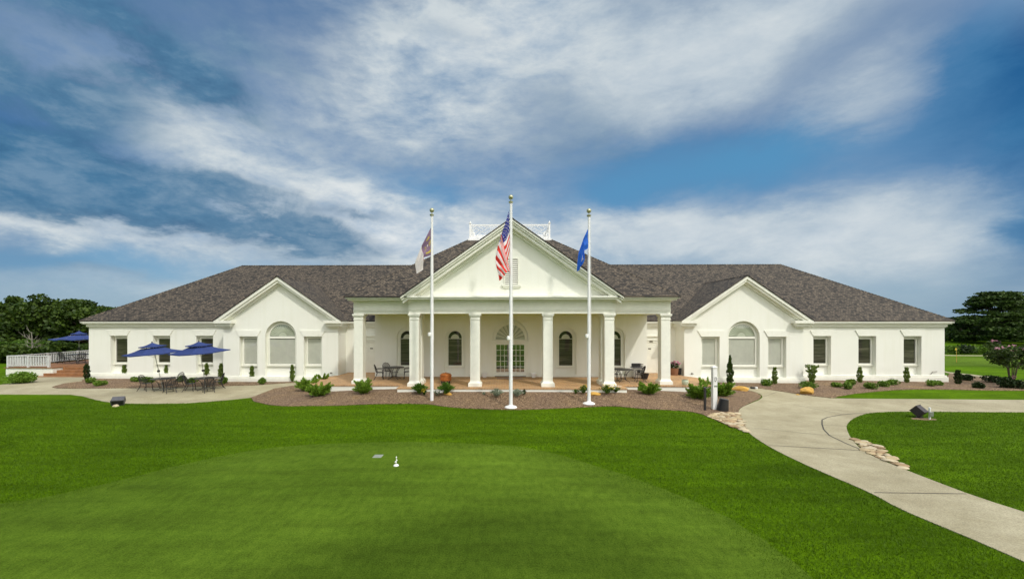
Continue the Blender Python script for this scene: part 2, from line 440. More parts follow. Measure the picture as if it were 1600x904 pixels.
def mk_leaf(name, cols, trans=.25, rough=.55, nscale=.9):
    m, nt, b = new_mat(name)
    g = N(nt, 'ShaderNodeNewGeometry'); n = noise(nt, nscale, 3, .6)
    a = N(nt, 'ShaderNodeMath', operation='MULTIPLY_ADD'); L(nt, g.outputs['Random Per Island'], a.inputs[0]); a.inputs[1].default_value = .55
    s = N(nt, 'ShaderNodeMath', operation='MULTIPLY'); L(nt, n.outputs['Fac'], s.inputs[0]); s.inputs[1].default_value = .55; L(nt, s.outputs[0], a.inputs[2])
    k = len(cols); r = ramp(nt, a.outputs[0], [(.1 + .8 * i / (k - 1), c) for i, c in enumerate(cols)])
    L(nt, r.outputs['Color'], b.inputs['Base Color']); b.inputs['Roughness'].default_value = rough; b.inputs['Specular IOR Level'].default_value = .25
    if trans:
        t = N(nt, 'ShaderNodeBsdfTranslucent'); L(nt, r.outputs['Color'], t.inputs['Color'])
        mx = N(nt, 'ShaderNodeMixShader'); mx.inputs[0].default_value = trans
        L(nt, b.outputs[0], mx.inputs[1]); L(nt, t.outputs[0], mx.inputs[2]); L(nt, mx.outputs[0], nt.nodes['Material Output'].inputs['Surface'])
    return m
M['leaf_oak'] = mk_leaf('oak_leaves', [(.010, .024, .003), (.030, .060, .006), (.075, .12, .012)], .22, .55, .35)
M['leaf_light'] = mk_leaf('light_green_leaves', [(.03, .07, .008), (.06, .13, .012), (.10, .18, .02)], .25, .55, .5)
M['leaf_pine'] = mk_leaf('cedar_needles', [(.014, .032, .006), (.036, .07, .010), (.075, .12, .018)], .15, .6, .4)
M['leaf_boxwood'] = mk_leaf('boxwood_leaves', [(.045, .10, .010), (.10, .19, .018), (.19, .29, .03)], .2)
M['leaf_juniper'] = mk_leaf('juniper_needles', [(.07, .15, .012), (.15, .28, .022), (.28, .40, .05)], .25)
M['leaf_column'] = mk_leaf('holly_leaves', [(.07, .12, .018), (.14, .21, .035), (.23, .30, .08)], .2)
M['leaf_dark'] = mk_leaf('dark_shrub_leaves', [(.008, .018, .005), (.02, .04, .008), (.04, .07, .014)], .15)
M['leaf_silver'] = mk_leaf('silver_leaves', [(.13, .17, .11), (.24, .29, .20), (.38, .42, .32)], .2)
M['leaf_grassy'] = mk_leaf('strappy_leaves', [(.03, .085, .008), (.07, .16, .014), (.14, .24, .03)], .25)
M['leaf_lemon'] = mk_leaf('bright_round_shrub_leaves', [(.06, .13, .01), (.12, .23, .02), (.2, .32, .04)], .25)
M['petal_pink'] = mk_leaf('pink_blossom', [(.42, .16, .24), (.60, .28, .38), (.72, .44, .50)], .3)
M['petal_white'] = mk_leaf('white_petals', [(.7, .7, .66), (.8, .8, .78)], .3)
M['petal_yellow'] = mk_leaf('yellow_petals', [(.65, .48, .04), (.78, .62, .08)], .3)
M['blade'] = mk_leaf('grass_blades', [(.036, .080, .001), (.068, .144, .0012), (.108, .205, .002)], .25, .6, .25)

# ------------------------------------------------------------------ leaf clouds
def leaves_mesh(name, P, size, mat, parent=None, elong=1.6, flat=0.0, dirs=None, off=None):
    """many separate leaf faces at the points P; dirs gives each leaf's long axis"""
    P = np.asarray(P, float); n = len(P)
    if dirs is None:
        d = rng.normal(size=(n, 3)); d[:, 2] *= (1 - flat)
    else: d = np.asarray(dirs, float) + rng.normal(size=(n, 3)) * .25
    d /= np.linalg.norm(d, axis=1)[:, None] + 1e-9
    e = rng.normal(size=(n, 3)); e[:, 2] *= (1 - flat); s = np.cross(d, e); s /= np.linalg.norm(s, axis=1)[:, None] + 1e-9
    sz = size * rng.uniform(.6, 1.3, n)
    a = d * (sz * elong / 2)[:, None]; w = s * (sz / 2)[:, None]
    up = np.cross(d, s) * (sz * .12)[:, None]
    V = np.stack([P - a, P - a * .05 + w + up, P + a, P - a * .05 - w + up], 1).reshape(-1, 3)
    o3 = OFF.get(parent.name, Vector((0,0,0))) if parent is not None else Vector((0,0,0))
    V = V - np.array(o3)
    me = bpy.data.meshes.new(name)
    me.vertices.add(4 * n); me.vertices.foreach_set('co', V.astype(np.float32).ravel())
    me.loops.add(4 * n); me.loops.foreach_set('vertex_index', np.arange(4 * n, dtype=np.int32))
    me.polygons.add(n); me.polygons.foreach_set('loop_start', np.arange(0, 4 * n, 4, dtype=np.int32))
    try: me.polygons.foreach_set('loop_total', np.full(n, 4, dtype=np.int32))
    except Exception: pass
    me.update(calc_edges=True); me.materials.append(mat)
    o = bpy.data.objects.new(name, me); COL.objects.link(o)
    if parent is not None: o.parent = parent
    OFF[o.name] = o3
    return o

def ball(n, r=1.0, shell=.55):
    d = rng.normal(size=(n, 3)); d /= np.linalg.norm(d, axis=1)[:, None]
    return d * (r * rng.uniform(shell, 1, n) ** .6)[:, None]

# ------------------------------------------------------------------ SETTING: terrain, lawn, beds, paths
def axis(a, b, fine0, fine1, step, coarse):
    xs = []; x = a
    while x < b:
        xs.append(x)
        if fine0 <= x < fine1: x += step
        else:
            dd = min(abs(x - fine0), abs(x - fine1)); x += max(step, min(coarse, .12 * dd + step))
    return xs + [b]
gx = axis(-900, 900, -45, 45, .5, 60); gy = axis(-250, 1500, 2, 48, .5, 60)
gm = MB()
for y in gy:
    for x in gx: gm.v.append((x, y, gz(x, y)))
nx = len(gx)
for j in range(len(gy) - 1):
    for i in range(nx - 1):
        gm.f.append((j*nx+i, j*nx+i+1, (j+1)*nx+i+1, (j+1)*nx+i)); gm.m.append(0)
o = gm.build('ground', M['lawn'], smooth_=True, recalc=False); tag(o, kind='structure')

def subdiv_poly(p, step=.35):
    q = []
    for i in range(len(p)):
        a, b = Vector(p[i]), Vector(p[(i + 1) % len(p)]); n = max(1, int((b - a).length / step))
        for k in range(n): q.append(tuple(a.lerp(b, k / n)))
    return q
def catmull(p, n=6, closed=False):
    out = []
    for i in range(len(p) - 1):
        p0 = Vector(p[max(0, i - 1)]); p1 = Vector(p[i]); p2 = Vector(p[i + 1]); p3 = Vector(p[min(len(p) - 1, i + 2)])
        for k in range(n):
            t = k / n
            out.append(tuple(.5 * ((2*p1) + (-p0+p2)*t + (2*p0-5*p1+4*p2-p3)*t*t + (-p0+3*p1-3*p2+p3)*t**3)))
    out.append(tuple(p[-1])); return out
def inside(poly, x, y):
    c = False; j = len(poly) - 1
    for i in range(len(poly)):
        xi, yi = poly[i]; xj, yj = poly[j]
        if (yi > y) != (yj > y) and x < (xj - xi) * (y - yi) / (yj - yi) + xi: c = not c
        j = i
    return c
ZONES = []
def sheet(name, poly, dz, mat, step=.45, skirt=.12, wob=0.0):
    """a sheet that follows the terrain, dz above it, with its edge turned down"""
    poly = subdiv_poly([(p[0], p[1]) for p in poly], step)
    if wob:
        n = len(poly)
        ph = rng.uniform(0, 6, 4)
        q = []
        for i, (x, y) in enumerate(poly):
            k = wob * (math.sin(x * 5.1 + ph[0]) + math.sin(y * 7.3 + ph[1]) + .7 * math.sin(x * 13 + y * 11 + ph[2])) / 2
            q.append((x + k, y + k * .8))
        poly = q
    ZONES.append(poly)
    bm = bmesh.new()
    vs = [bm.verts.new((x, y, 0)) for x, y in poly]
    es = [bm.edges.new((vs[i], vs[(i + 1) % len(vs)])) for i in range(len(vs))]
    bmesh.ops.triangle_fill(bm, use_beauty=True, use_dissolve=False, edges=es)
    x0 = min(p[0] for p in poly); x1 = max(p[0] for p in poly); y0 = min(p[1] for p in poly); y1 = max(p[1] for p in poly)
    st = .5 if (x1 - x0) < 60 else 1.0
    for ax, a, b in ((0, x0, x1), (1, y0, y1)):
        k = math.ceil(a / st) * st
        while k < b:
            no = Vector((1,0,0)) if ax == 0 else Vector((0,1,0))
            bmesh.ops.bisect_plane(bm, geom=bm.verts[:] + bm.edges[:] + bm.faces[:], plane_co=no * k, plane_no=no)
            k += st
    bmesh.ops.recalc_face_normals(bm, faces=bm.faces)
    for v in bm.verts: v.co.z = gz(v.co.x, v.co.y) + dz
    for f in bm.faces:
        if f.normal.z < 0: f.normal_flip()
    be = [e for e in bm.edges if e.is_boundary]
    r = bmesh.ops.extrude_edge_only(bm, edges=be)
    for v in r['geom']:
        if isinstance(v, bmesh.types.BMVert): v.co.z -= skirt + dz
    me = bpy.data.meshes.new(name); bm.to_mesh(me); bm.free(); me.materials.append(mat)
    o = bpy.data.objects.new(name, me); COL.objects.link(o); OFF[o.name] = Vector((0,0,0))
    tag(o, kind='structure'); return o

def G(pts): return [gpt(*p)[:2] for p in pts]

# putting green
gp = catmull(G([(-260,900),(-60,800),(50,780),(100,770),(200,747),(300,722),(400,702.5),(475,695),(550,691.5),(625,690),(700,691),(800,696.5),(860,707),(930,727),(1000,750),(1060,773),(1120,800),(1170,828),(1210,855),(1250,885),(1290,925),(1320,980)]), 6)
gp += [(3, 3.2), (-4, 3.0)]
sheet('putting_green', gp, .008, M['green'], .5, wob=.03)

# patio and footpath on the left
patio = G([(-420,600),(-200,602),(0,601),(26,597.5),(50,592),(55,589),(136,588)]) + G([(133,592.5),(128,595.5),(100,599),(86,602.5),(80.5,605),(88,606.6),(110,607.2),(135,607),(201,606.5),(300,604.5),(400,601.8),(445,598.6),(462,597.6)]) \
      + G([(470,600.5),(452,603),(429,606.5),(408,614.5),(392,621),(387,621.5),(331,627),(288,630),(230,630.6),(184,630),(161,627),(144,623),(129,618.7),(109,616.3),(0,616),(-200,618),(-420,622)])
sheet('patio', patio, .016, M['concrete'], .4, wob=.01)

# footpath on the right
lft = G([(1128,603.5),(1146,606.5),(1165,608.8),(1182,613),(1191,618.5),(1187,624),(1172,630.5),(1157,638),(1153.5,648),(1157,657),(1168,674),(1200,696.5),(1261,727),(1351,766),(1405,794),(1458,817),(1530,847),(1600,878),(1760,950),(2000,1080)])
rgt = G([(2400,980),(1900,880),(1700,833),(1600,800),(1512,771),(1415,734),(1372,716),(1347,703),(1329,683),(1323,669),(1325,661),(1333,654),(1345,648.5),(1358,645.3),(1385,643.3),(1422,642.8),(1600,644),(1900,647),(2300,650)])
top = G([(2300,627),(1900,626),(1600,624.6),(1400,623.2),(1307,622.2),(1290,621),(1255,617),(1220,611.5),(1180,606),(1150,602.6),(1135,601.6)])
lft = catmull(lft, 4); rgt = catmull(rgt, 4); top = catmull(top, 4)
path = sheet('path', lft + rgt + top, .016, M['concrete'], .4, wob=.008)
# joints and the curved drain line of the right path
jm = MB()
def strip(px, w=.035):
    p = [gpt(*q)[:2] for q in px]; p = subdiv_poly(p, .2)[: -1] if False else p
    q = []
    for i in range(len(p) - 1):
        n = max(2, int(math.dist(p[i], p[i+1]) / .25))
        for k in range(n): q.append((p[i][0] + (p[i+1][0]-p[i][0])*k/n, p[i][1] + (p[i+1][1]-p[i][1])*k/n))
    q.append(p[-1]); pr = None
    for i, (x, y) in enumerate(q):
        a = q[max(0, i-1)]; b = q[min(len(q)-1, i+1)]; l = math.dist(a, b) or 1
        nx_, ny_ = -(b[1]-a[1])/l*w/2, (b[0]-a[0])/l*w/2
        c = ((x+nx_, y+ny_, gz(x+nx_, y+ny_)+.021), (x-nx_, y-ny_, gz(x-nx_, y-ny_)+.021))
        if pr: jm.face([pr[0], pr[1], c[1], c[0]])
        pr = c
strip([(1356,645.8),(1335,646.2),(1315,648),(1293,652),(1284.5,656),(1284.5,663),(1287,671),(1296,680.5),(1322,693),(1346,703)], .045)
strip([(1201,696),(1346,704)], .03); strip([(1366,770),(1510,772)], .03); strip([(1179,669),(1286,680)], .02)
strip([(1240,632),(1316,647)], .02); strip([(1288,679),(1330,683)], .02); strip([(1286,664),(1326,666)], .018); strip([(1430,625),(1505,643)], .02); strip([(1215,612),(1192,620)], .02)
tag(jm.build('path_joint', M['joint'], recalc=False), kind='structure').parent = path

# far footpath strip beyond the right end, and a further one by the bank
sheet('far_path', G([(1470,578),(1482,581),(1520,585),(1600,595.3),(1800,612),(1800,615),(1600,597.6),(1520,587.3),(1478,582)]), .016, M['concrete'], .6)
sheet('bank_path', G([(1470,554.4),(1560,555.2),(1700,556),(1700,557.2),(1560,556.2),(1470,555.4)]), .016, M['concrete'], 1.5)
sheet('practice_green', G([(1470,557.5),(1600,558),(1750,559),(1800,572),(1600,573),(1470,571)]), .010, M['green'], 1.5)

# planting beds
front = catmull(G([(392,621),(398,627),(415,631.2),(440,634.2),(492,634),(527,633.5),(580,631.4),(632,630.5),(659,631),(676,632.4),(694,635),(720,637.3),(760,639),(800,640),(830,639.6),(860,638.5),(895,636.8),(939,635),(965,635),(1000,638),(1035,640),(1070,642.3),(1093,646),(1103,650),(1120,657),(1140,666)]), 4)
bed = front + G([(1166,674),(1157,658),(1152,648),(1155.5,638),(1171,630),(1186,623.5),(1190,618.5),(1181,613.2),(1164,609),(1146,606.8),(1130,604)]) + [(BX+11.6, 25.5), (BX-11.9, 25.5)] + G([(470,601.5),(452,603.5),(429,607),(409,615)])
sheet('mulch_bed', bed, .030, M['mulch'], .35, wob=.02)
lb = G([(129,593.5),(128,595.8),(100,599.3),(86,602.8),(81.5,605),(88,606.2),(110,606.8),(135,606.6),(201,606.1),(300,604.1),(400,601.4),(445,598.2),(470,597)]) + [(-11.4, 27.2), (-11.4, 29.5), (-29.5, 29.5)]
sheet('mulch_bed_wing', lb, .030, M['mulch'], .35, wob=.02)
rb = G([(1135,601.2),(1150,602.2),(1180,605.6),(1220,611.1),(1255,616.6),(1290,620.6),(1303,621.6),(1309,619.5),(1336,614.7),(1394,609.3),(1438,608),(1482,608.5),(1521,609.4),(1600,610.2),(1720,612),(1720,607),(1600,598.2),(1520,588),(1484,583)]) + [(30.3, 29.6), (11.9, 29.6), (12.0, 26.8)]
sheet('mulch_bed_end', rb, .030, M['mulch'], .35, wob=.02)

# ------------------------------------------------------------------ CLUBHOUSE (x below is measured from its axis)
YW, YB, YP = 29.3, 27.9, 27.1              # main wall, gabled bays, back wall of the portico
house = empty('clubhouse', (BX, YP, 0), 'long white single storey clubhouse with grey shingle roof and a columned portico', 'clubhouse')
HO = Vector((BX, YP, 0))
class HB(MB):
    """collects in house axes: x from the axis of symmetry, y and z as in the world"""
    def build(self, name, mats, parent=None, **k):
        self.v = [(p[0] + BX, p[1], p[2]) for p in self.v]
        return MB.build(self, name, mats, parent or house, **k)

# --- walls
wing_x = [27.5, 24.45, 21.4]
for s in (-1, 1):
    w = HB()
    holes = [rect(s*x-.6, s*x+.6, -.12, 2.55) for x in wing_x]
    xa, xb = sorted((s*29.65, s*8.6))
    w.wall_y(rect(xa, xb, -1.4, 3.42), holes, YW)
    for h in holes: w.reveal_y(h, YW, YW + .32)
    w.face([(s*29.65, YW, -9), (s*29.65, 42.7, -9), (s*29.65, 42.7, 3.42), (s*29.65, YW, 3.42)])
    w.face([(s*29.65, YW, -9), (s*29.65, YW, -1.4), (s*29.65, YW + .01, -1.4), (s*29.65, YW + .01, -9)])
    w.build('wing_wall', M['wall'], recalc=False)
    # bay
    b = HB(); c = s * 15.28; hw = 3.86
    holes = [rect(c-2.16-.605, c-2.16+.605, -.12, 2.55), rect(c+2.16-.605, c+2.16+.605, -.12, 2.55), arch(c, -.12, 2.52, 1.05)]
    b.wall_y([(c-hw, -1.4), (c-hw, 3.5), (c, 6.12), (c+hw, 3.5), (c+hw, -1.4)], holes, YB)
    for h in holes: b.reveal_y(h, YB, YB + .30)
    for q in (c-hw, c+hw):
        b.face([(q, YB, -1.4), (q, YW, -1.4), (q, YW, 3.5), (q, YB, 3.5)])
    b.build('bay_wall', M['wall'], recalc=False)
bw = HB(); bw.face([(-29.65, 42.7, -9), (29.65, 42.7, -9), (29.65, 42.7, 3.42), (-29.65, 42.7, 3.42)]); bw.build('rear_wall', M['wall'], recalc=False)

p = HB()
pc = [-6.65, -3.56, 3.56, 6.65]
holes = [arch(x, 0.0, 2.5, .66) for x in pc] + [arch(0, 0, 2.52, 1.14)]
p.wall_y(rect(-8.72, 8.72, -.4, 3.97), holes, YP)
for h in holes: p.reveal_y(h, YP, YP + .16)
for s in (-1, 1): p.face([(s*8.72, YP, -.4), (s*8.72, YW, -.4), (s*8.72, YW, 5.0), (s*8.72, YP, 5.0)])
# raised surrounds
for x in pc:
    p.ring_y(arch(x, 2.46, 2.5, .90, 18), arch(x, 2.46, 2.5, .72, 18), YP - .025, YP + .002)
    p.prism_y([(x-.10, 3.22), (x+.10, 3.22), (x+.14, 3.62), (x-.14, 3.62)], YP - .05, YP + .002)
p.ring_y(arch(0, 2.40, 2.52, 1.52, 20), arch(0, 2.40, 2.52, 1.24, 20), YP - .025, YP + .002)
for s in (-1, 1):
    p.box(s*1.38-.22, s*1.38+.22, YP - .045, YP + .002, 2.24, 2.40)
    p.box(s*1.36-.13, s*1.36+.13, YP - .02, YP + .002, 0, 2.24)
p.box(-8.72, -1.52, YP - .03, YP + .001, 0, .16); p.box(1.52, 8.72, YP - .03, YP + .001, 0, .16)
p.box(-8.4, 8.4, YP - .10, YP + .001, 3.86, 3.972)
p.build('portico_wall', M['wall'], recalc=False)

# --- base course
for s in (-1, 1):
    q = HB()
    def course(x0, x1, yf, yb):
        q.box(x0, x1, yf - .14, yb, -1.5, -.22); q.box(x0 - .0, x1, yf - .10, yb, -.22, -.12); 
    xa, xb = sorted((s*29.65, s*19.14)); 
    q.box(xa - (.14 if s < 0 else 0), xb + (.14 if s > 0 else 0), YW - .14, YW + .001, -1.5, -.24); q.box(xa - (.08 if s < 0 else 0), xb + (.08 if s > 0 else 0), YW - .08, YW + .001, -.24, -.12)
    c = s * 15.28
    q.box(c - 3.86 - .12, c + 3.86 + .12, YB - .14, YB + .001, -1.5, -.24); q.box(c - 3.93, c + 3.93, YB - .08, YB + .001, -.24, -.12)
    e = s * 29.65
    q.box(min(e, e + s*.14), max(e, e + s*.14), YW + .003, 42.7, -9, -.24)
    q.build('base_course', M['trim'], bevel=.015)

# --- main eave: fascia, soffit and frieze
q = HB()
q.box(-29.95, 29.95, 28.95, 29.2, 3.44, 3.60)                 # fascia
q.box(-29.90, 29.90, 29.03, 29.22, 3.36, 3.437)
q.box(-29.72, 29.72, 29.16, YW + .001, 3.19, 3.357)           # frieze
q.box(-29.69, 29.69, 29.22, YW + .001, 3.14, 3.187)
for s in (-1, 1):
    a, b = sorted((s*29.95, s*29.66)); q.box(a, b, 29.203, 42.95, 3.44, 3.60)
    a, b = sorted((s*29.80, s*29.66)); q.box(a, b, 29.31, 42.9, 3.19, 3.437)
q.build('main_cornice', M['trim'], bevel=.012)
q = HB(); q.box(-30.5, -29.66, 30.6, 33.5, 3.0, 3.14); q.hexa([(-30.65,30.5,3.143),(-29.66,30.5,3.143),(-29.66,33.6,3.143),(-30.65,33.6,3.143),(-30.5,30.6,3.2),(-29.66,30.6,3.42),(-29.66,33.5,3.42),(-30.5,33.5,3.2)])
q.build('side_eave', M['trim'])

# --- roofs
def roof_face(mb, pts, u):
    """pts in 3-D; u: unit vector along the eave"""
    pts = [Vector(p) for p in pts]; u = Vector(u)
    n = (pts[1] - pts[0]).cross(pts[2] - pts[0]).normalized(); v = n.cross(u).normalized()
    if v.z < 0: v = -v
    uv = [(p.dot(u) + 100, p.dot(v) + 100) for p in pts]
    mb.face(pts, uv)
def roof_edge(mb, a, b, t=.07):
    a, b = Vector(a), Vector(b); d = Vector((0, 0, -t)); mb.face([a, b, b + d, a + d], [(0,0),(1,0),(1,.05),(0,.05)])
EZ, RZ, RY, EY = 3.61, 8.35, 36.0, 28.93
sl = (RZ - EZ) / (RY - EY); run = RY - EY; ex = 29.98
rx = ex - run; BYY = RY + run
r = HB()
roof_face(r, [(-ex,EY,EZ),(ex,EY,EZ),(rx,RY,RZ),(-rx,RY,RZ)], (1,0,0))
roof_face(r, [(ex,BYY,EZ),(-ex,BYY,EZ),(-rx,RY,RZ),(rx,RY,RZ)], (-1,0,0))
roof_face(r, [(-ex,BYY,EZ),(-ex,EY,EZ),(-rx,RY,RZ)], (0,1,0))
roof_face(r, [(ex,EY,EZ),(ex,BYY,EZ),(rx,RY,RZ)], (0,1,0))
roof_edge(r, (-ex,EY,EZ), (ex,EY,EZ)); roof_edge(r, (ex,EY,EZ), (ex,BYY,EZ)); roof_edge(r, (-ex,BYY,EZ), (-ex,EY,EZ))
main_roof = r.build('roof', M['roof'], recalc=False)
def caps(mb, a, b, w=.26, t=.05):
    """row of ridge cap shingles from a to b"""
    a, b = Vector(a), Vector(b); n = int((b - a).length / .21); d = (b - a).normalized()
    side = d.cross(Vector((0,0,1))).normalized(); up = side.cross(d)
    for i in range(n):
        p0 = a.lerp(b, i / n); p1 = a.lerp(b, (i + 1.15) / n)
        l0 = p0 + up * (t * .35); l1 = p1 + up * t * .95
        drop = up * -.11
        for sg in (-1, 1):
            mb.face([l0, l1, l1 + side * (sg * w / 2) + drop, l0 + side * (sg * w / 2) + drop], [(i*.4,i*.19+.02),(i*.4+.2,i*.19+.02),(i*.4+.2,i*.19+.1),(i*.4,i*.19+.1)])
r = HB()
caps(r, (-rx,RY,RZ), (rx,RY,RZ)); caps(r, (-ex,EY,EZ), (-rx,RY,RZ)); caps(r, (ex,EY,EZ), (rx,RY,RZ))
r.build('ridge_cap', M['roof'], main_roof, recalc=False)

for s in (-1, 1):
    c = s * 15.28; hw = 4.24; z0 = 3.62; z1 = 6.53; y0 = 27.42
    yi = EY + (z1 - EZ) / sl + .25
    r = HB()
    for k in (-1, 1):
        pts = [(c + k*hw, y0, z0), (c + k*hw, EY + .1, z0), (c, yi, z1), (c, y0, z1)]
        if k < 0: pts = pts[::-1]
        roof_face(r, pts, (0,1,0)); roof_edge(r, (c + k*hw, y0, z0), (c, y0, z1), .05); roof_edge(r, (c + k*hw, y0, z0), (c + k*hw, EY, z0), .05)
    caps(r, (c, y0 - .02, z1), (c, yi, z1))
    r.build('bay_roof', M['roof'], recalc=False)
    # gable trim: stepped raking cornice, returns, side eaves
    g = HB(); slb = (z1 - z0) / hw
    def chevron(v0, v1, ya, yb, e):
        for k in (-1, 1):
            pts = [(c + k*e, z1 - slb*e - v0), (c, z1 - v0), (c, z1 - v1), (c + k*e, z1 - slb*e - v1)]
            g.prism_y(pts, ya, yb)
    chevron(.06, .26, 27.46, 27.80, hw - .02); chevron(.263, .42, 27.54, 27.80, hw - .06); chevron(.423, .55, 27.76, YB + .001, hw - .1)
    for k in (-1, 1):
        xa, xb = sorted((c + k*(hw - .03), c + k*(hw - 1.2)))
        g.box(xa, xb, 27.44, YB - .003, 3.42, 3.60); 
        xa2, xb2 = sorted((c + k*(hw - .16), c + k*(hw - 1.05)))
        g.box(xa2, xb2, 27.58, YB - .003, 3.24, 3.417); 
        g.box(xa2 + .1 * (k > 0), xb2 - .1 * (k < 0), 27.72, YB - .003, 3.14, 3.237)
        xa, xb = sorted((c + k*(hw - .03), c + k*3.865)); g.box(xa, xb, YB + .003, 29.0, 3.42, 3.60)
        xa, xb = sorted((c + k*(hw - .18), c + k*3.865)); g.box(xa, xb, YB + .003, 29.2, 3.16, 3.417)
    g.build('gable_trim', M['trim'], bevel=.01)

# portico roof, cut where its pediment roof meets it
PZ, PS = 4.93, .68; px_, py_ = 9.25, 23.18; TZ = 9.2; prun = (TZ - PZ) / PS
r = HB()
tx, ty = px_ - prun, py_ + prun; ty2 = 33.6; by = 36.5
roof_face(r, [(-px_,py_,PZ),(px_,py_,PZ),(tx,ty,TZ),(-tx,ty,TZ)], (1,0,0))
for s in (-1, 1):
    pts = [(s*px_,py_,PZ),(s*px_,by,PZ),(s*tx,ty2,TZ),(s*tx,ty,TZ)]
    roof_face(r, pts if s > 0 else pts[::-1], (0,1,0)); roof_edge(r, (s*px_,py_,PZ), (s*px_,by,PZ))
roof_face(r, [(px_,by+3,PZ-.5),(-px_,by+3,PZ-.5),(-tx,ty2,TZ),(tx,ty2,TZ)], (-1,0,0))
roof_face(r, [(-tx,ty,TZ),(tx,ty,TZ),(tx,ty2,TZ),(-tx,ty2,TZ)], (1,0,0))
roof_edge(r, (-px_,py_,PZ), (px_,py_,PZ))
# pediment roof
az, hw, ya = 9.03, 5.92, 22.28; psl = (az - 4.89) / hw; yb = py_ + (az - PZ) / PS + .3
for k in (-1, 1):
    pts = [(k*hw, ya, 4.89), (k*hw, py_ + .2, 4.89), (0, yb, az), (0, ya, az)]
    roof_face(r, pts if k > 0 else pts[::-1], (0,1,0)); roof_edge(r, (k*hw, ya, 4.89), (0, ya, az), .05)
caps(r, (0, ya - .02, az), (0, yb, az))
for s in (-1, 1): caps(r, (s*px_,py_,PZ), (s*tx,ty,TZ))
r.build('portico_roof', M['roof'], recalc=False)

# --- pediment
pe = HB()
pe.prism_y([(-5.5, 4.90), (5.5, 4.90), (0, 8.75)], 23.02, 23.3)
pe.build('pediment', M['wall'])
pt = HB()
def chev(v0, v1, y0, y1, e):
    for k in (-1, 1):
        pt.prism_y([(k*e, az - psl*e - v0), (0, az - v0), (0, az - v1), (k*e, az - psl*e - v1)], y0, y1)
chev(.055, .17, 22.32, 22.9, hw - .02); chev(.172, .29, 22.40, 22.9, hw - .05); chev(.293, .47, 22.50, 22.9, hw - .10); chev(.473, .62, 22.86, 23.03, 5.62)
pt.build('raking_cornice', M['trim'], bevel=.01)
vt = HB()
vt.box(-.40, -.34, 22.97, 23.025, 5.55, 6.92); vt.box(.34, .40, 22.97, 23.025, 5.55, 6.92); vt.box(-.40, .40, 22.97, 23.025, 6.923, 7.0); vt.box(-.52, .52, 22.92, 23.025, 5.44, 5.547); vt.box(-.46, .46, 22.95, 23.025, 5.36, 5.437)
vent = vt.build('gable_vent', M['trim'], bevel=.006)
vs_ = HB()
for k in range(12):
    z = 5.58 + k * .112; vs_.hexa([(-.337,22.985,z),(.337,22.985,z),(.337,23.0,z+.014),(-.337,23.0,z+.014),(-.337,23.015,z+.075),(.337,23.015,z+.075),(.337,23.02,z+.088),(-.337,23.02,z+.088)])
vs_.build('louvre', M['trim'], vent)
vb = HB(); vb.box(-.337, .337, 23.012, 23.0195, 5.55, 6.92); vb.build('vent_backing', M['dark_room'], vent)
jl = HB(); jl.prism_y([(-.40,7.003),(.40,7.003),(.70,7.46),(-.70,7.46)], 23.0, 23.021); jl.build('lintel', M['wall'])

# --- entablature
en = HB()
def entab(x0, x1, yf, yb, xe0=0, xe1=0):
    en.box(x0, x1, yf, yb, 3.96, 4.088); en.box(x0 - .0, x1, yf - .03, yb, 4.09, 4.15) ; en.box(x0, x1, yf - .05, yb, 4.152, 4.225); en.box(x0, x1, yf - .01, yb, 4.227, 4.62)
    en.box(x0, x1, yf - .12, yb, 4.622, 4.70)
entab(-5.60, 5.60, 22.94, 23.46)
en.box(-5.86, 5.86, 22.48, 23.3, 4.702, 4.80); en.box(-5.90, 5.90, 22.40, 23.3, 4.802, 4.893)
for s in (-1, 1):
    x0, x1 = sorted((s*5.603, s*8.94))
    en.box(x0, x1, 23.84, 24.36, 3.96, 4.088); en.box(x0, x1, 23.81, 24.36, 4.09, 4.15); en.box(x0, x1, 23.79, 24.36, 4.152, 4.225); en.box(x0, x1, 23.83, 24.36, 4.227, 4.62); en.box(x0, x1, 23.72, 24.36, 4.622, 4.70)
    x0, x1 = sorted((s*5.93, s*9.12)); en.box(x0, x1, 23.38, 24.3, 4.702, 4.80)
    x0, x1 = sorted((s*5.93, s*9.21)); en.box(x0, x1, 23.24, 24.3, 4.802, 4.92)
    # short link between the projecting front and the side
    x0, x1 = sorted((s*5.08, s*5.597)); en.box(x0, x1, 23.463, 24.36, 3.96, 4.62); en.box(x0, x1 , 23.463, 24.2, 4.622, 4.89)
    # side beam back to the wall and the side eave
    x0, x1 = sorted((s*8.42, s*8.937)); en.box(x0, x1, 24.363, YP + 3, 3.96, 4.62)
    x0, x1 = sorted((s*8.42, s*9.03)); en.box(x0, x1, 24.363, YP + 3, 4.622, 4.70)
    x0, x1 = sorted((s*8.42, s*9.205)); en.box(x0, x1, 24.303, YP + 5, 4.702, 4.92)
en.build('entablature', M['trim'], bevel=.008)
ce = HB(); ce.box(-8.417, 8.417, 24.363, YP - .001, 3.975, 4.05); ce.box(-5.07, 5.07, 23.463, 24.36, 3.975, 4.05); ce.build('ceiling', M['ceiling'])

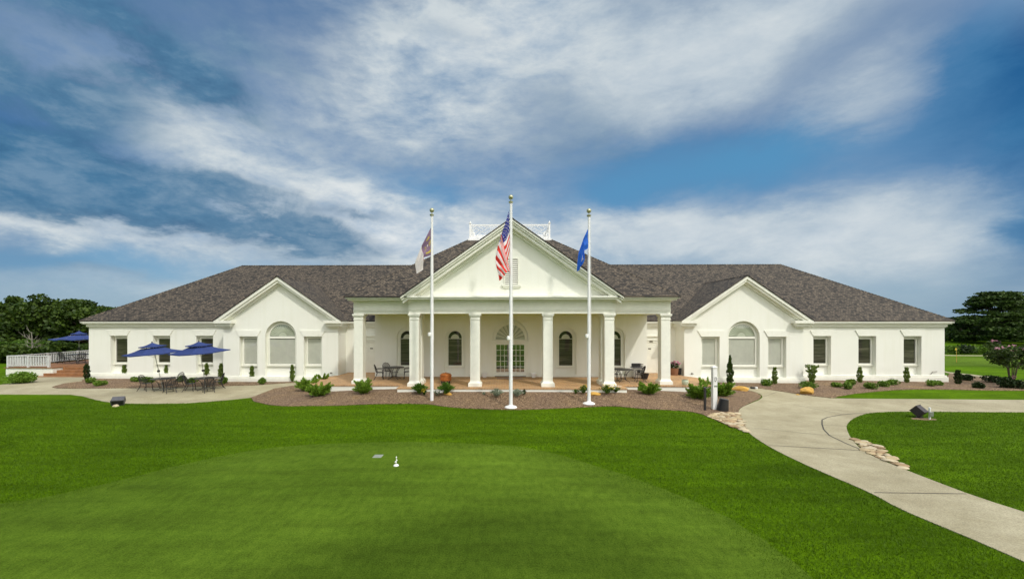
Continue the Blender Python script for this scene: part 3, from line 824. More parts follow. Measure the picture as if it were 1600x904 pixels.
# --- columns
def column(x, y):
    c = HB()
    c.box(x - .26, x + .26, y - .26, y + .26, .30, 3.62)
    c.box(x - .225, x + .225, y - .268, y - .258, .42, 3.50)
    col_ = c.build('column', M['trim'], bevel=.012)
    b = HB(); b.box(x - .365, x + .365, y - .365, y + .365, .0, .19)
    b.hexa([(x-.33,y-.33,.19),(x+.33,y-.33,.19),(x+.33,y+.33,.19),(x-.33,y+.33,.19),(x-.262,y-.262,.30),(x+.262,y-.262,.30),(x+.262,y+.262,.30),(x-.262,y+.262,.30)])
    b.build('column_base', M['trim'], col_, bevel=.012)
    k = HB(); k.box(x - .28, x + .28, y - .28, y + .28, 3.62, 3.68); k.box(x - .262, x + .262, y - .262, y + .262, 3.68, 3.80); k.box(x - .30, x + .30, y - .30, y + .30, 3.80, 3.86); k.box(x - .335, x + .335, y - .335, y + .335, 3.862, 3.957)
    k.build('capital', M['trim'], col_, bevel=.01)
for s in (-1, 1):
    column(s*5.30, 23.2); column(s*1.98, 23.2); column(s*8.67, 24.1); column(s*5.30, 24.12)

# --- porch floor and curb
fl = [(-11.3,27.75),(-11.85,27.0),(-12.0,26.0),(-11.85,25.0),(-11.3,23.38),(-6.12,23.38),(-6.12,22.38),(6.12,22.38),(6.12,23.38),(11.3,23.38),(11.7,24.6),(11.85,26.0),(11.8,27.0),(11.3,27.75),(11.3,29.28),(8.73,29.28),(8.73,27.12),(-8.73,27.12),(-8.73,29.28),(-11.3,29.28)]
f_ = HB(); f_.prism_z(fl, -.06, 0.0); f_.build('porch_floor', M['brick'])
def inset(poly, d):
    out = []
    n = len(poly)
    for i in range(n):
        a, b, c = Vector(poly[i-1]), Vector(poly[i]), Vector(poly[(i+1) % n])
        n1 = Vector((-(b-a).y, (b-a).x)).normalized(); n2 = Vector((-(c-b).y, (c-b).x)).normalized()
        m = (n1 + n2); m = m / max(.3, m.dot(n1)) ; out.append(tuple(b + m * d))
    return out
cb = HB(); cb.prism_z(inset(fl, .035), -1.2, -.062); cb.build('porch_curb', M['wall'])
mt = HB(); mt.box(-.85, .85, 26.2, 26.9, .002, .018); 

# --- roof walk railing
rw = HB(); rw.box(-2.92, 2.92, 29.55, 33.5, 9.18, 9.34); rw.box(-2.98, 2.98, 29.48, 33.56, 9.10, 9.178)
walk = rw.build('roof_railing', M['white'], bevel=.01)
for x in (-2.78, 2.78):
    for y in (29.7, 33.3):
        b = HB(); b.box(x - .06, x + .06, y - .06, y + .06, 9.34, 10.42); b.box(x - .09, x + .09, y - .09, y + .09, 10.42, 10.46); b.lathe(x, y, [(.03,10.46),(.055,10.50),(.055,10.54),(.02,10.59)], 10); b.build('post', M['white'], walk)
def chippendale(fix, a, b, alongx):
    t = HB(); z0, z1 = 9.44, 10.32
    def bar(u0, w0, u1, w1, th=.028):
        q = ((u0, fix, w0), (u1, fix, w1)) if alongx else ((fix, u0, w0), (fix, u1, w1))
        t.bar(q[0], q[1], th)
    bar(a, z1, b, z1, .07); bar(a, z0, b, z0, .06); bar(a, z1 - .09, b, z1 - .09, .03)
    n = max(2, round((b - a) / 1.4)); wd = (b - a) / n; H0, H1 = z0 + .03, z1 - .1
    for i in range(n):
        u = a + i * wd
        for off in (.02, .08, .14): bar(u + off, H0, u + off, H1, .018)
        u0, u1 = u + .18, u + wd - .02; k = (u1 - u0) / 2; cm = (u0 + u1) / 2; zm = (H0 + H1) / 2; hh = (H1 - H0) / 2
        P = lambda p, q: (cm + k * p, zm + hh * q)
        def seg(p0, q0, p1, q1): bar(*P(p0, q0), *P(p1, q1))
        seg(-1, -1, 1, 1); seg(-1, 1, 1, -1); bar(u0, H0, u0, H1, .02)
        for f in (-.4, .3):
            t_ = (1 - f) / 2
            seg(f, 1, f + t_, 1 - t_); seg(-f, -1, -f - t_, -1 + t_); seg(-1, f, -1 + t_, f + t_); seg(1, -f, 1 - t_, -f - t_)
    return t.build('railing_panel', M['white'], walk)
chippendale(29.7, -2.72, 2.72, True); chippendale(33.3, -2.72, 2.72, True); chippendale(-2.78, 29.76, 33.24, False); chippendale(2.78, 29.76, 33.24, False)

# --- windows
def slats(mb, x0, x1, y, z0, z1, pitch=.062, tilt=.9):
    z = z0 + pitch / 2
    while z < z1:
        dy = .010 * tilt; h = pitch * .56
        mb.face([(x0, y + dy, z - h), (x1, y + dy, z - h), (x1, y - dy, z + h), (x0, y - dy, z + h)])
        z += pitch
def window(cx, Y, z0, z1, hw, dark, label=None):
    """rectangular sash fixed to the panel at depth Y"""
    f = HB(); t = .085
    f.ring_y(rect(cx-hw-t, cx+hw+t, z0-t, z1+t), rect(cx-hw, cx+hw, z0, z1), Y - .09, Y - .002)
    w = f.build('window', M['trim'], bevel=.008)
    s_ = HB(); s_.box(cx - hw - .16, cx + hw + .16, Y - .13, Y - .002, z0 - t - .075, z0 - t - .003); s_.build('sill', M['trim'], w)
    b = HB()
    slats(b, cx - hw + .002, cx + hw - .002, Y - .022, z0 + .03, z1 - .02, .07 if not dark else .085, .9 if not dark else .5); b.build('blind', M['slat_light' if not dark else 'slat_dark'], w, recalc=False)
    k = HB(); k.box(cx - hw + .001, cx + hw - .001, Y - .008, Y - .004, z0 + .001, z1 - .001); k.build('backing', M['dark_room'], w)
    g = HB(); g.face([(cx-hw,Y-.055,z0),(cx+hw,Y-.055,z0),(cx+hw,Y-.055,z1),(cx-hw,Y-.055,z1)]); g.build('pane', M['glass'], w, recalc=False)
    return w
def lintel(cx, Y, hw=.6, fl_=.24):
    l = HB(); l.prism_y([(cx-hw, 2.553), (cx+hw, 2.553), (cx+hw+fl_, 2.95), (cx-hw-fl_, 2.95)], Y - .05, Y + .002); l.build('lintel', M['wall'])
def fan(mb, cx, z, r0, r1, y, n=16):
    """pleated half-round shade, alternating ridges"""
    for k in range(n):
        a0, a1 = math.pi * k / n, math.pi * (k + 1) / n; am = (a0 + a1) / 2
        P = lambda a, r, yy: (cx + r * math.cos(a), yy, z + r * math.sin(a))
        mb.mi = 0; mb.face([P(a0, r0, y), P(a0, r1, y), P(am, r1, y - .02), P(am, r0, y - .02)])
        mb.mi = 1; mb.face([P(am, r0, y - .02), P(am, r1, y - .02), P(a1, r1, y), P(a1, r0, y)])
    mb.mi = 0
def half(cx, z, r, n=16): return [(cx + r*math.cos(math.pi*k/n), z + r*math.sin(math.pi*k/n)) for k in range(n + 1)]
def arch_window(cx, Y, z0, zs, r, dark, zbar, bar=.06, t=.085):
    """arched sash with a bar at the springing, blind below and fan above"""
    f = HB()
    f.ring_y(arch(cx, z0 - t, zs, r + t, 18), arch(cx, z0, zs, r, 18), Y - .09, Y - .002)
    f.box(cx - r, cx + r, Y - .085, Y - .004, zbar - bar, zbar)
    w = f.build('arched_window', M['trim'], bevel=.008)
    s_ = HB(); s_.box(cx - r - .16, cx + r + .16, Y - .13, Y - .002, z0 - t - .075, z0 - t - .003); s_.build('sill', M['trim'], w)
    b = HB(); slats(b, cx - r + .002, cx + r - .002, Y - .022, z0 + .03, zbar - bar - .02, .07 if not dark else .085, .9 if not dark else .45); b.build('blind', M['slat_light' if not dark else 'slat_dark'], w, recalc=False)
    k = HB(); k.prism_y(arch(cx, z0 + .001, zs, r - .001, 18), Y - .008, Y - .004); k.build('backing', M['dark_room'], w)
    s2 = HB()
    if not dark:
        fan(s2, cx, zbar + .02, .32 * r, r * .97, Y - .03, 18); s2.prism_y(half(cx, zbar + .012, .31 * r), Y - .045, Y - .02)
        s2.build('fan_shade', [M['pleat'], M['pleat_dark']], w, recalc=False)
    else:
        s2.prism_y(half(cx, zbar + .005, .62 * r), Y - .035, Y - .02); s2.build('fan_shade', M['slat_light'], w)
    g = HB(); g.wall_y(arch(cx, z0, zs, r, 18), [], Y - .055); g.build('pane', M['glass'], w, recalc=False)
    return w
for s in (-1, 1):
    for x in wing_x: window(s*x, YW + .32, .66, 2.33, .425, True); lintel(s*x, YW)
    c = s * 15.28
    for d in (-2.16, 2.16): window(c + d, YB + .30, .71, 2.385, .43, False); lintel(c + d, YB, .605)
    arch_window(c, YB + .30, .71, 2.50, .86, False, 2.55, .15)
for x in pc: arch_window(x, YP + .16, .72, 2.5, .43, True, 2.45, .03, .05)

# --- french doors with a fanlight
d = HB(); Y = YP + .16
d.box(-1.14, -1.00, Y - .13, Y - .002, 0, 2.18); d.box(1.00, 1.14, Y - .13, Y - .002, 0, 2.18); d.box(-1.14, 1.14, Y - .14, Y - .002, 2.18, 2.34); d.box(-1.16, 1.16, Y - .17, Y - .002, 2.30, 2.345)
d.ring_y(arch(0, 2.346, 2.45, 1.10, 18), arch(0, 2.40, 2.45, .93, 18), Y - .12, Y - .004)
fd = d.build('door_frame', M['trim'], bevel=.008)
for s in (-1, 1):
    x0, x1 = sorted((s*.006, s*.998)); q = HB(); st = .10
    q.box(x0, x0 + st, Y - .09, Y - .03, .04, 2.16); q.box(x1 - st, x1, Y - .09, Y - .03, .04, 2.16); q.box(x0 + st, x1 - st, Y - .09, Y - .03, 2.05, 2.16); q.box(x0 + st, x1 - st, Y - .09, Y - .03, .04, .30)
    for k in (1, 2): xx = x0 + st + (x1 - x0 - 2*st) * k / 3; q.box(xx - .013, xx + .013, Y - .082, Y - .045, .30, 2.05)
    for k in range(1, 5): zz = .30 + 1.75 * k / 5; q.box(x0 + st, x1 - st, Y - .080, Y - .047, zz - .013, zz + .013)
    lf = q.build('french_door', M['trim'], fd)
    g = HB(); g.face([(x0+st,Y-.06,.30),(x1-st,Y-.06,.30),(x1-st,Y-.06,2.05),(x0+st,Y-.06,2.05)]); g.build('door_glass', M['door_glass'], lf, recalc=False)
for s in (-1, 1):
    h = HB(); h.tube([(s*.07,Y-.095,1.0),(s*.07,Y-.15,1.0),(s*.17,Y-.15,1.0)], .012); h.build('handle', M['plaque'], fd)
fs = HB(); fan(fs, 0, 2.40, .26, .93, Y - .03, 10); fs.prism_y(half(0, 2.40, .25), Y - .05, Y - .02); fs.build('fan_shade', [M['pleat'], M['pleat_dark']], fd, recalc=False)
mu = HB()
for k in range(1, 10):
    a = math.pi * k / 10; mu.bar((.24*math.cos(a), Y-.075, 2.40+.24*math.sin(a)), (.94*math.cos(a), Y-.075, 2.42+.94*math.sin(a)), .022)
mu.build('fanlight_bar', M['trim'], fd)
th_ = HB(); th_.box(-1.0, 1.0, Y - .2, Y - .001, .002, .035); th_.build('threshold', M['joint'], fd)

# --- side doors beside the portico
for s in (-1, 1):
    x = s * 9.62; q = HB()
    q.box(x - .56, x - .46, YW - .06, YW + .001, 0, 2.10); q.box(x + .46, x + .56, YW - .06, YW + .001, 0, 2.10); q.box(x - .62, x + .62, YW - .07, YW + .001, 2.103, 2.24); q.box(x - .70, x + .70, YW - .12, YW + .001, 2.243, 2.32)
    q.box(x - .62, x + .62, YW - .04, YW + .001, 2.323, 2.50); q.box(x - .74, x + .74, YW - .14, YW + .001, 2.503, 2.58)
    dr = q.build('side_door_frame', M['trim'], bevel=.008)
    l = HB(); l.box(x - .455, x + .455, YW - .03, YW + .001, .01, 2.095)
    for px0 in (-.36, .06):
        for z0, z1 in ((.22, .86), (1.0, 1.62), (1.74, 1.98)):
            l.ring_y(rect(x+px0, x+px0+.30, z0, z1), rect(x+px0+.03, x+px0+.27, z0+.03, z1-.03), YW - .038, YW - .029)
            l.box(x + px0 + .06, x + px0 + .24, YW - .036, YW - .029, z0 + .06, z1 - .06)
    lf = l.build('side_door', M['trim'], dr)
    k = HB(); k.lathe(0, 0, [(.03, 0), (.03, .03), (.012, .04), (.012, .06), (.03, .075), (.02, .10)], 10); k.v = [(x - s*.38 + p_[0], YW - .03 - p_[2], 1.0 + p_[1]) for p_ in k.v]; k.build('knob', M['plaque'], lf)
    pl = HB(); pl.box(x - .10, x + .10, YW - .052, YW - .0385, 1.64, 1.71); pl.build('plaque', M['plaque'], lf)
    if s > 0: pl = HB(); pl.box(x - .02, x + .20, YW - .088, YW - .0705, 2.13, 2.21); pl.build('sign_plaque', M['plaque'], dr)
# wall taps and outlets
for s in (-1, 1):
    q = HB(); x = s * 11.9; q.box(x - .04, x + .04, YB - .05, YB, .10, .17); q.tube([(x + .03, YB - .03, .14), (x + .11, YB - .06, .12)], .018); q.build('wall_tap', M['plaque'])
q = HB(); q.tube([(28.7, YW - .02, -.05), (28.7, YW - .1, .06), (28.75, YW - .1, .13), (29.1, YW - .05, .14)], .015); q.build('wall_pipe', M['plaque'])

# ------------------------------------------------------------------ DECK on the left
dk = empty('side_deck', (-33, 33, -.6), 'raised side deck with white foundation, white balustrade and red brown steps', 'deck')
q = MB(); q.box(-36.6, -33.1, 30.45, 38.5, -4, .13); q.box(-33.1, -29.7, 31.5, 38.5, -4, .10); q.build('foundation', M['wall'], dk, bevel=.01)
q = MB(); q.box(-36.68, -33.05, 30.38, 38.55, .132, .18); q.box(-33.048, -29.7, 31.45, 38.55, .132, .18); q.build('deck_floor', M['deck_wood'], dk)
for k in range(4):
    q = MB(); zt = .18 - (k + 0.0) * .185 - .185 * 0; y1 = 31.44 - k * .36
    if k == 0: q.box(-33.04, -29.75, 31.1, 31.445, -1, .13)
    else: q.box(-33.04 - .38 * k * .9, -29.75 + .22 * (k > 1), 31.1 - .36 * k, 31.1 - .36 * (k - 1) - .002, -1.2, .13 - .185 * k)
    q.build('step', M['deck_wood'], dk, bevel=.012)
def balustrade(a, b, posts):
    r_ = MB(); a, b = Vector(a), Vector(b)
    r_.bar(a + Vector((0,0,.82)), b + Vector((0,0,.82)), .11, .05); r_.bar(a + Vector((0,0,.12)), b + Vector((0,0,.12)), .06, .06)
    rl = r_.build('balustrade', M['rail_paint'], dk)
    n = max(1, round((b - a).length / .19))
    for i in range(1, n):
        c = a.lerp(b, i / n); q = MB(); q.box(c.x - .035, c.x + .035, c.y - .035, c.y + .035, c.z + .15, c.z + .795); q.build('baluster', M['rail_paint'], rl)
    for i in range(posts + 1):
        c = a.lerp(b, i / posts); q = MB(); q.box(c.x - .06, c.x + .06, c.y - .06, c.y + .06, c.z, c.z + .86); q.build('post', M['rail_paint'], rl)
balustrade((-36.5, 30.52, .18), (-33.45, 30.52, .18), 2); balustrade((-36.5, 30.75, .18), (-36.9, 38.4, .18), 3); balustrade((-36.7, 38.45, .18), (-30, 38.45, .18), 3)

# ------------------------------------------------------------------ FLAGPOLES and FLAGS
def flagpole(px, py, ztop, label, collar=True):
    x, y, z = gpt(px, py); z += .02
    r = empty('flagpole', (x, y, z), label, 'flagpole', 'white flagpoles in front of the portico')
    H = ztop - z; n = 10
    q = MB(); q.tube([(x, y, z + H * .0 - .1), (x, y, z + H * .3), (x, y, z + H * .62), (x, y, z + H - .28)], [.088, .085, .072, .050], 16); q.build('pole', M['pole'], r, smooth_=True)
    if collar:
        q = MB(); q.lathe(x, y, [(.30, z), (.30, z + .03), (.25, z + .07), (.12, z + .11), (.10, z + .14)], 20); q.build('base_collar', M['white'], r, smooth_=True)
    q = MB(); q.lathe(x, y, [(.06, z+H-.29), (.10, z+H-.27), (.11, z+H-.22), (.07, z+H-.19)], 14); q.build('pulley', M['ball'], r, smooth_=True)
    q = MB(); q.lathe(x, y, [(.02, z+H-.2), (.02, z+H-.115)] + [(.115*math.sin(a), z+H - .115*math.cos(a) * 1 + .0) for a in [R(t) for t in (15,35,55,75,90,105,125,145,165,178)]], 14); q.build('finial', M['ball'], r, smooth_=True)
    q = MB(); q.tube([(x + .10, y - .03, z + 3.0), (x + .085, y - .07, z + H * .6), (x + .065, y - .06, z + H - .25)], .008, 5); q.build('halyard', M['white'], r)
    q = MB(); q.lathe(x - .12, y - .06, [(.02, z+3.22),(.07, z+3.24),(.085, z+3.32),(.07, z+3.40),(.02, z+3.42)], 12); q.build('cleat_cover', M['white'], r, smooth_=True)
    return x, y, z
FP1 = flagpole(674.8, 625.8, 9.12, 'left white flagpole carrying the faded purple and white state flag', False)
FP2 = flagpole(798.2, 637, 9.46, 'tallest white flagpole in the middle carrying the red striped national flag')
FP3 = flagpole(920.2, 631.2, 8.95, 'right white flagpole carrying the plain blue flag')

def cloth(name, S, nu, nv, matf, mats, label, extra=None, wave=.05):
    """S(u, v) -> point; matf(u, v) -> material index; extra: list of (polygon in u,v , material, lift)"""
    m = MB()
    for i in range(nu + 1):
        for j in range(nv + 1): m.v.append(tuple(S(i / nu, j / nv)))
    for i in range(nu):
        for j in range(nv):
            a = i * (nv + 1) + j
            m.f.append((a, a + 1, a + nv + 2, a + nv + 1)); m.m.append(matf((i + .5) / nu, (j + .5) / nv))
    for poly, mi, lift in (extra or []):
        pts = []
        for u, v in poly:
            p = Vector(S(u, v)); du = Vector(S(min(1, u + .01), v)) - Vector(S(max(0, u - .01), v)); dv = Vector(S(u, min(1, v + .01))) - Vector(S(u, max(0, v - .01)))
            n = du.cross(dv).normalized()
            if n.y > 0: n = -n
            pts.append(p + n * lift)
        m.mi = mi
        c = sum(pts, Vector()) / len(pts)
        for i in range(len(pts)): m.face([c, pts[i], pts[(i + 1) % len(pts)]])
    o = m.build(name, mats, recalc=False)
    me = o.data; me.polygons.foreach_set('use_smooth', [True] * len(me.polygons))
    return tag(o, label, 'flag')
def cloth_mat(name, c):
    m, nt, b = new_mat(name); b.inputs['Base Color'].default_value = (*c, 1); b.inputs['Roughness'].default_value = .75
    n = noise(nt, 90, 2, .5); bump(nt, n.outputs['Fac'], b, .15, .003)
    t = N(nt, 'ShaderNodeBsdfTranslucent'); t.inputs['Color'].default_value = (*c, 1); mx = N(nt, 'ShaderNodeMixShader'); mx.inputs[0].default_value = .3
    L(nt, b.outputs[0], mx.inputs[1]); L(nt, t.outputs[0], mx.inputs[2]); L(nt, mx.outputs[0], nt.nodes['Material Output'].inputs['Surface']); return m
CR, CW, CB = cloth_mat('red_cloth', (.72, .035, .02)), cloth_mat('white_cloth', (.78, .74, .74)), cloth_mat('deep_blue_cloth', (.02, .03, .24))
CP, CY, CBB, CPK = cloth_mat('faded_purple_cloth', (.24, .15, .24)), cloth_mat('gold_cloth', (.62, .48, .10)), cloth_mat('bright_blue_cloth', (.015, .13, .62)), cloth_mat('faded_white_cloth', (.78, .72, .70))
def pole_plane(fp, px, py, dy=0.0):
    X, Y, Z = wpt(px, py, fp[1] + dy); return Vector((X, Y, Z))
def lerp_path(pts, t):
    """pts: list of (t, Vector)"""
    for (t0, a), (t1, b) in zip(pts, pts[1:]):
        if t <= t1: return a.lerp(b, (t - t0) / (t1 - t0))
    return pts[-1][1]
def star(cu, cv, ru, rv, n=5, rot=0):
    return [(cu + (ru if k % 2 == 0 else ru * .42) * math.sin(rot + math.pi * k / n), cv - (rv if k % 2 == 0 else rv * .42) * math.cos(rot + math.pi * k / n)) for k in range(2 * n)]

def S_us(u, v):
    f = FP2; v0 = v; vq = v * .35 if v < .4 else .14 + (v - .4) / .6 * .86; v = v + (vq - v) * min(1, u / .4)
    hoist = lerp_path([(0, pole_plane(f, 795.2, 329)), (1, pole_plane(f, 796.6, 389))], v)
    mid1 = lerp_path([(0, pole_plane(f, 789.5, 348, -.02)), (1, pole_plane(f, 792, 412, -.08))], v)
    fold = lerp_path([(0, pole_plane(f, 782.5, 367, -.10)), (.5, pole_plane(f, 774, 402, -.20)), (.8, pole_plane(f, 776.5, 420, -.22)), (1, pole_plane(f, 779.5, 438, -.20))], v)
    end = lerp_path([(0, pole_plane(f, 797, 423, -.22)), (.45, pole_plane(f, 793, 424.5, -.30)), (1, pole_plane(f, 784, 436, -.34))], v)
    a = lerp_path([(0, hoist), (.22, mid1), (.46, fold), (.54, fold + Vector((.02, -.06, -.03))), (1, end)], u)
    w = .055 * math.sin(v * 13 + u * 4) * min(1, u * 3) + .03 * math.sin(u * 15 - v * 5) * min(1, u * 3)
    return a + Vector((w * .25, -abs(w) * 1.0, 0))
def us_mat(u, v):
    if u < .42 and v < 7 / 13: return 2
    return 0 if int(v * 13) % 2 == 0 else 1
ex = []
for row in range(9):
    for c_ in range(6 if row % 2 == 0 else 5):
        uu = .42 * ((c_ + .5) / 6 if row % 2 == 0 else (c_ + 1) / 6); vv = 7 / 13 * (row + .7) / 9.4
        ex.append((star(uu, vv, .021, .018), 1, .006))
cloth('national_flag', S_us, 60, 52, us_mat, [CR, CW, CB], 'red and white striped flag with white stars on blue, hanging limp from the tallest pole', ex)

def S_nc(u, v):
    f = FP1
    hoist = lerp_path([(0, pole_plane(f, 674.2, 353.5)), (1, pole_plane(f, 676.2, 398))], v)
    a1 = lerp_path([(0, pole_plane(f, 658.5, 384, -.04)), (1, pole_plane(f, 662, 402, -.16))], v)
    end = lerp_path([(0, pole_plane(f, 648.5, 409, -.05)), (.5, pole_plane(f, 651, 427.5, -.12)), (1, pole_plane(f, 661.5, 421, -.20))], v)
    a = lerp_path([(0, hoist), (.5, a1), (1, end)], u)
    w = .05 * math.sin(v * 9 + u * 3) * min(1, u * 2.5) + .03 * math.sin(u * 9 + v * 3) * min(1, u * 2.5)
    return a + Vector((w * .4, -w, 0))
def nc_mat(u, v): 
    if u < .5: return 0
    return 2 if (v > .93 and u < .62) else 1
def glyph(strokes, cu, cv, su, sv, th, mi, lift=.008):
    out = []
    for (a0, b0), (a1, b1) in strokes:
        p, q = (cu + su * a0, cv + sv * b0), (cu + su * a1, cv + sv * b1)
        d = math.hypot(q[0]-p[0], q[1]-p[1]) or 1; nx_, ny_ = -(q[1]-p[1]) / d * th, (q[0]-p[0]) / d * th
        out.append(([(p[0]+nx_, p[1]+ny_), (q[0]+nx_, q[1]+ny_), (q[0]-nx_, q[1]-ny_), (p[0]-nx_, p[1]-ny_)], mi, lift))
    return out
ex = [(star(.235, .50, .045, .075), 1, .008)]
ex += glyph([((-1, 1), (-1, -1)), ((-1, -1), (1, 1)), ((1, 1), (1, -1))], .115, .50, .038, .10, .011, 3)
ex += glyph([((1, -.7), (0, -1)), ((0, -1), (-1, -.5)), ((-1, -.5), (-1, .5)), ((-1, .5), (0, 1)), ((0, 1), (1, .7))], .355, .52, .04, .10, .011, 3)
for k in range(6):
    u0, u1 = .07 + .05 * k, .07 + .05 * (k + 1); v0 = .74 + .05 * math.sin(math.pi * k / 6); v1 = .74 + .05 * math.sin(math.pi * (k + 1) / 6)
    ex.append(([(u0, v0), (u1, v1), (u1, v1 + .09), (u0, v0 + .09)], 3, .008))
    if k in (1, 2, 3): ex.append(([(u0, .30 - .04 * math.sin(math.pi * k / 6)), (u1, .30 - .04 * math.sin(math.pi * (k + 1) / 6)), (u1, .21 - .04 * math.sin(math.pi * (k + 1) / 6)), (u0, .21 - .04 * math.sin(math.pi * k / 6))], 3, .008))
cloth('state_flag', S_nc, 44, 26, nc_mat, [CP, CPK, CR, CY], 'faded purple and white flag with a gold letter and white star, hanging limp', ex)

def S_bl(u, v):
    f = FP3
    hoist = lerp_path([(0, pole_plane(f, 921.8, 351)), (1, pole_plane(f, 920.6, 387.5))], v)
    a1 = lerp_path([(0, pole_plane(f, 911, 372, -.03)), (1, pole_plane(f, 913.5, 391, -.14))], v)
    a2 = lerp_path([(0, pole_plane(f, 904.3, 394, -.06)), (1, pole_plane(f, 913, 404, -.2))], v)
    end = lerp_path([(0, pole_plane(f, 902.2, 424, -.08)), (.5, pole_plane(f, 906, 420, -.14)), (1, pole_plane(f, 911, 410, -.2))], v)
    a = lerp_path([(0, hoist), (.4, a1), (.68, a2), (1, end)], u)
    w = .06 * math.sin(v * 10 + u * 5) * min(1, u * 2)
    return a + Vector((w * .4, -w, 0))
ex = []
for k in range(8):
    t0, t1 = k / 8, (k + 1) / 8
    P = lambda t, d: (.50 + .26 * t, .62 + .16 * math.sin(t * 3.1) + d)
    ex.append(([P(t0, -.05), P(t1, -.05), P(t1, .05), P(t0, .05)], 1, .01))
ex.append(([(.70, .55), (.84, .60), (.74, .90)], 1, .012))
cloth('club_flag', S_bl, 44, 26, lambda u, v: 0, [CBB, CW], 'bright blue flag with a white curved mark, hanging limp from the right pole', ex)

# ------------------------------------------------------------------ FURNITURE
def make_table(label, group, loc, rtop=.61):
    t = empty('patio_table', loc, label, 'table', group, local=True)
    q = MB(); q.lathe(0, 0, [(rtop - .02, .705), (rtop, .71), (rtop, .73), (rtop - .02, .735)], 28)
    q.build('tabletop', M['dark_metal'], t)
    q = MB(); q.tube([(.24*math.cos(a), .24*math.sin(a), .42) for a in [2*math.pi*k/16 for k in range(17)]], .011, 5); q.tube([(.16*math.cos(a), .16*math.sin(a), .17) for a in [2*math.pi*k/16 for k in range(17)]], .011, 5); q.build('ring', M['dark_metal'], t)
    for k in range(4):
        a = math.pi / 4 + k * math.pi / 2; c, s = math.cos(a), math.sin(a)
        q = MB(); q.tube([(c*r_, s*r_, z) for r_, z in ((.42,.70),(.38,.64),(.26,.52),(.22,.42),(.16,.25),(.17,.15),(.28,.08),(.40,.05),(.44,0))], .018, 6); q.build('leg', M['dark_metal'], t)
    return t
def make_chair(label, group, loc, rz):
    """curved-back wrought iron armchair; faces its own +y"""
    t = empty('iron_chair', loc, label, 'chair', group, local=True); t.rotation_euler.z = rz
    q = MB()
    seat = [(.23*math.cos(a) * 1.02, .02 + .23*math.sin(a), .43) for a in [2*math.pi*k/20 for k in range(20)]]
    q.prism_z([(p[0], p[1]) for p in seat], .425, .445); q.build('seat', M['dark_metal'], t)
    bk = MB()
    rim = [(-.24, -.12, .44), (-.25, -.19, .62), (-.23, -.25, .78), (-.15, -.30, .89), (0, -.32, .93), (.15, -.30, .89), (.23, -.25, .78), (.25, -.19, .62), (.24, -.12, .44)]
    bk.tube(rim, .017, 6)
    for k in range(-5, 6):
        x = k * .042; f = 1 - (x / .27) ** 2; zt = .50 + .43 * math.sqrt(max(0.02, f))
        bk.tube([(x, -.15 - .05 * f, .445), (x, -.20 - .06 * f, .65), (x * .98, -.22 - .09 * f, zt - .01)], .0085, 4)
    for z in (.53, .60, .67, .74, .81):
        hw = .25 * math.sqrt(max(.05, 1 - max(0, (z - .5) / .44) ** 2)); dy = -.15 - (z - .44) * .33
        bk.tube([(-hw, dy, z), (-hw * .5, dy - .05, z), (0, dy - .065, z), (hw * .5, dy - .05, z), (hw, dy, z)], .0085, 4)
    bk.build('backrest', M['dark_metal'], t)
    for s in (-1, 1):
        q = MB(); q.tube([(s*.25, -.20, .64), (s*.29, -.05, .66), (s*.30, .12, .65), (s*.28, .20, .60), (s*.26, .17, .44)], .017, 6); q.build('arm', M['dark_metal'], t)
        q = MB(); q.tube([(s*.21, .17, .43), (s*.23, .21, .25), (s*.24, .20, .10), (s*.25, .24, 0)], .017, 6); q.build('leg', M['dark_metal'], t)
        q = MB(); q.tube([(s*.21, -.13, .43), (s*.22, -.19, .22), (s*.25, -.33, 0)], .017, 6); q.build('leg', M['dark_metal'], t)
    return t
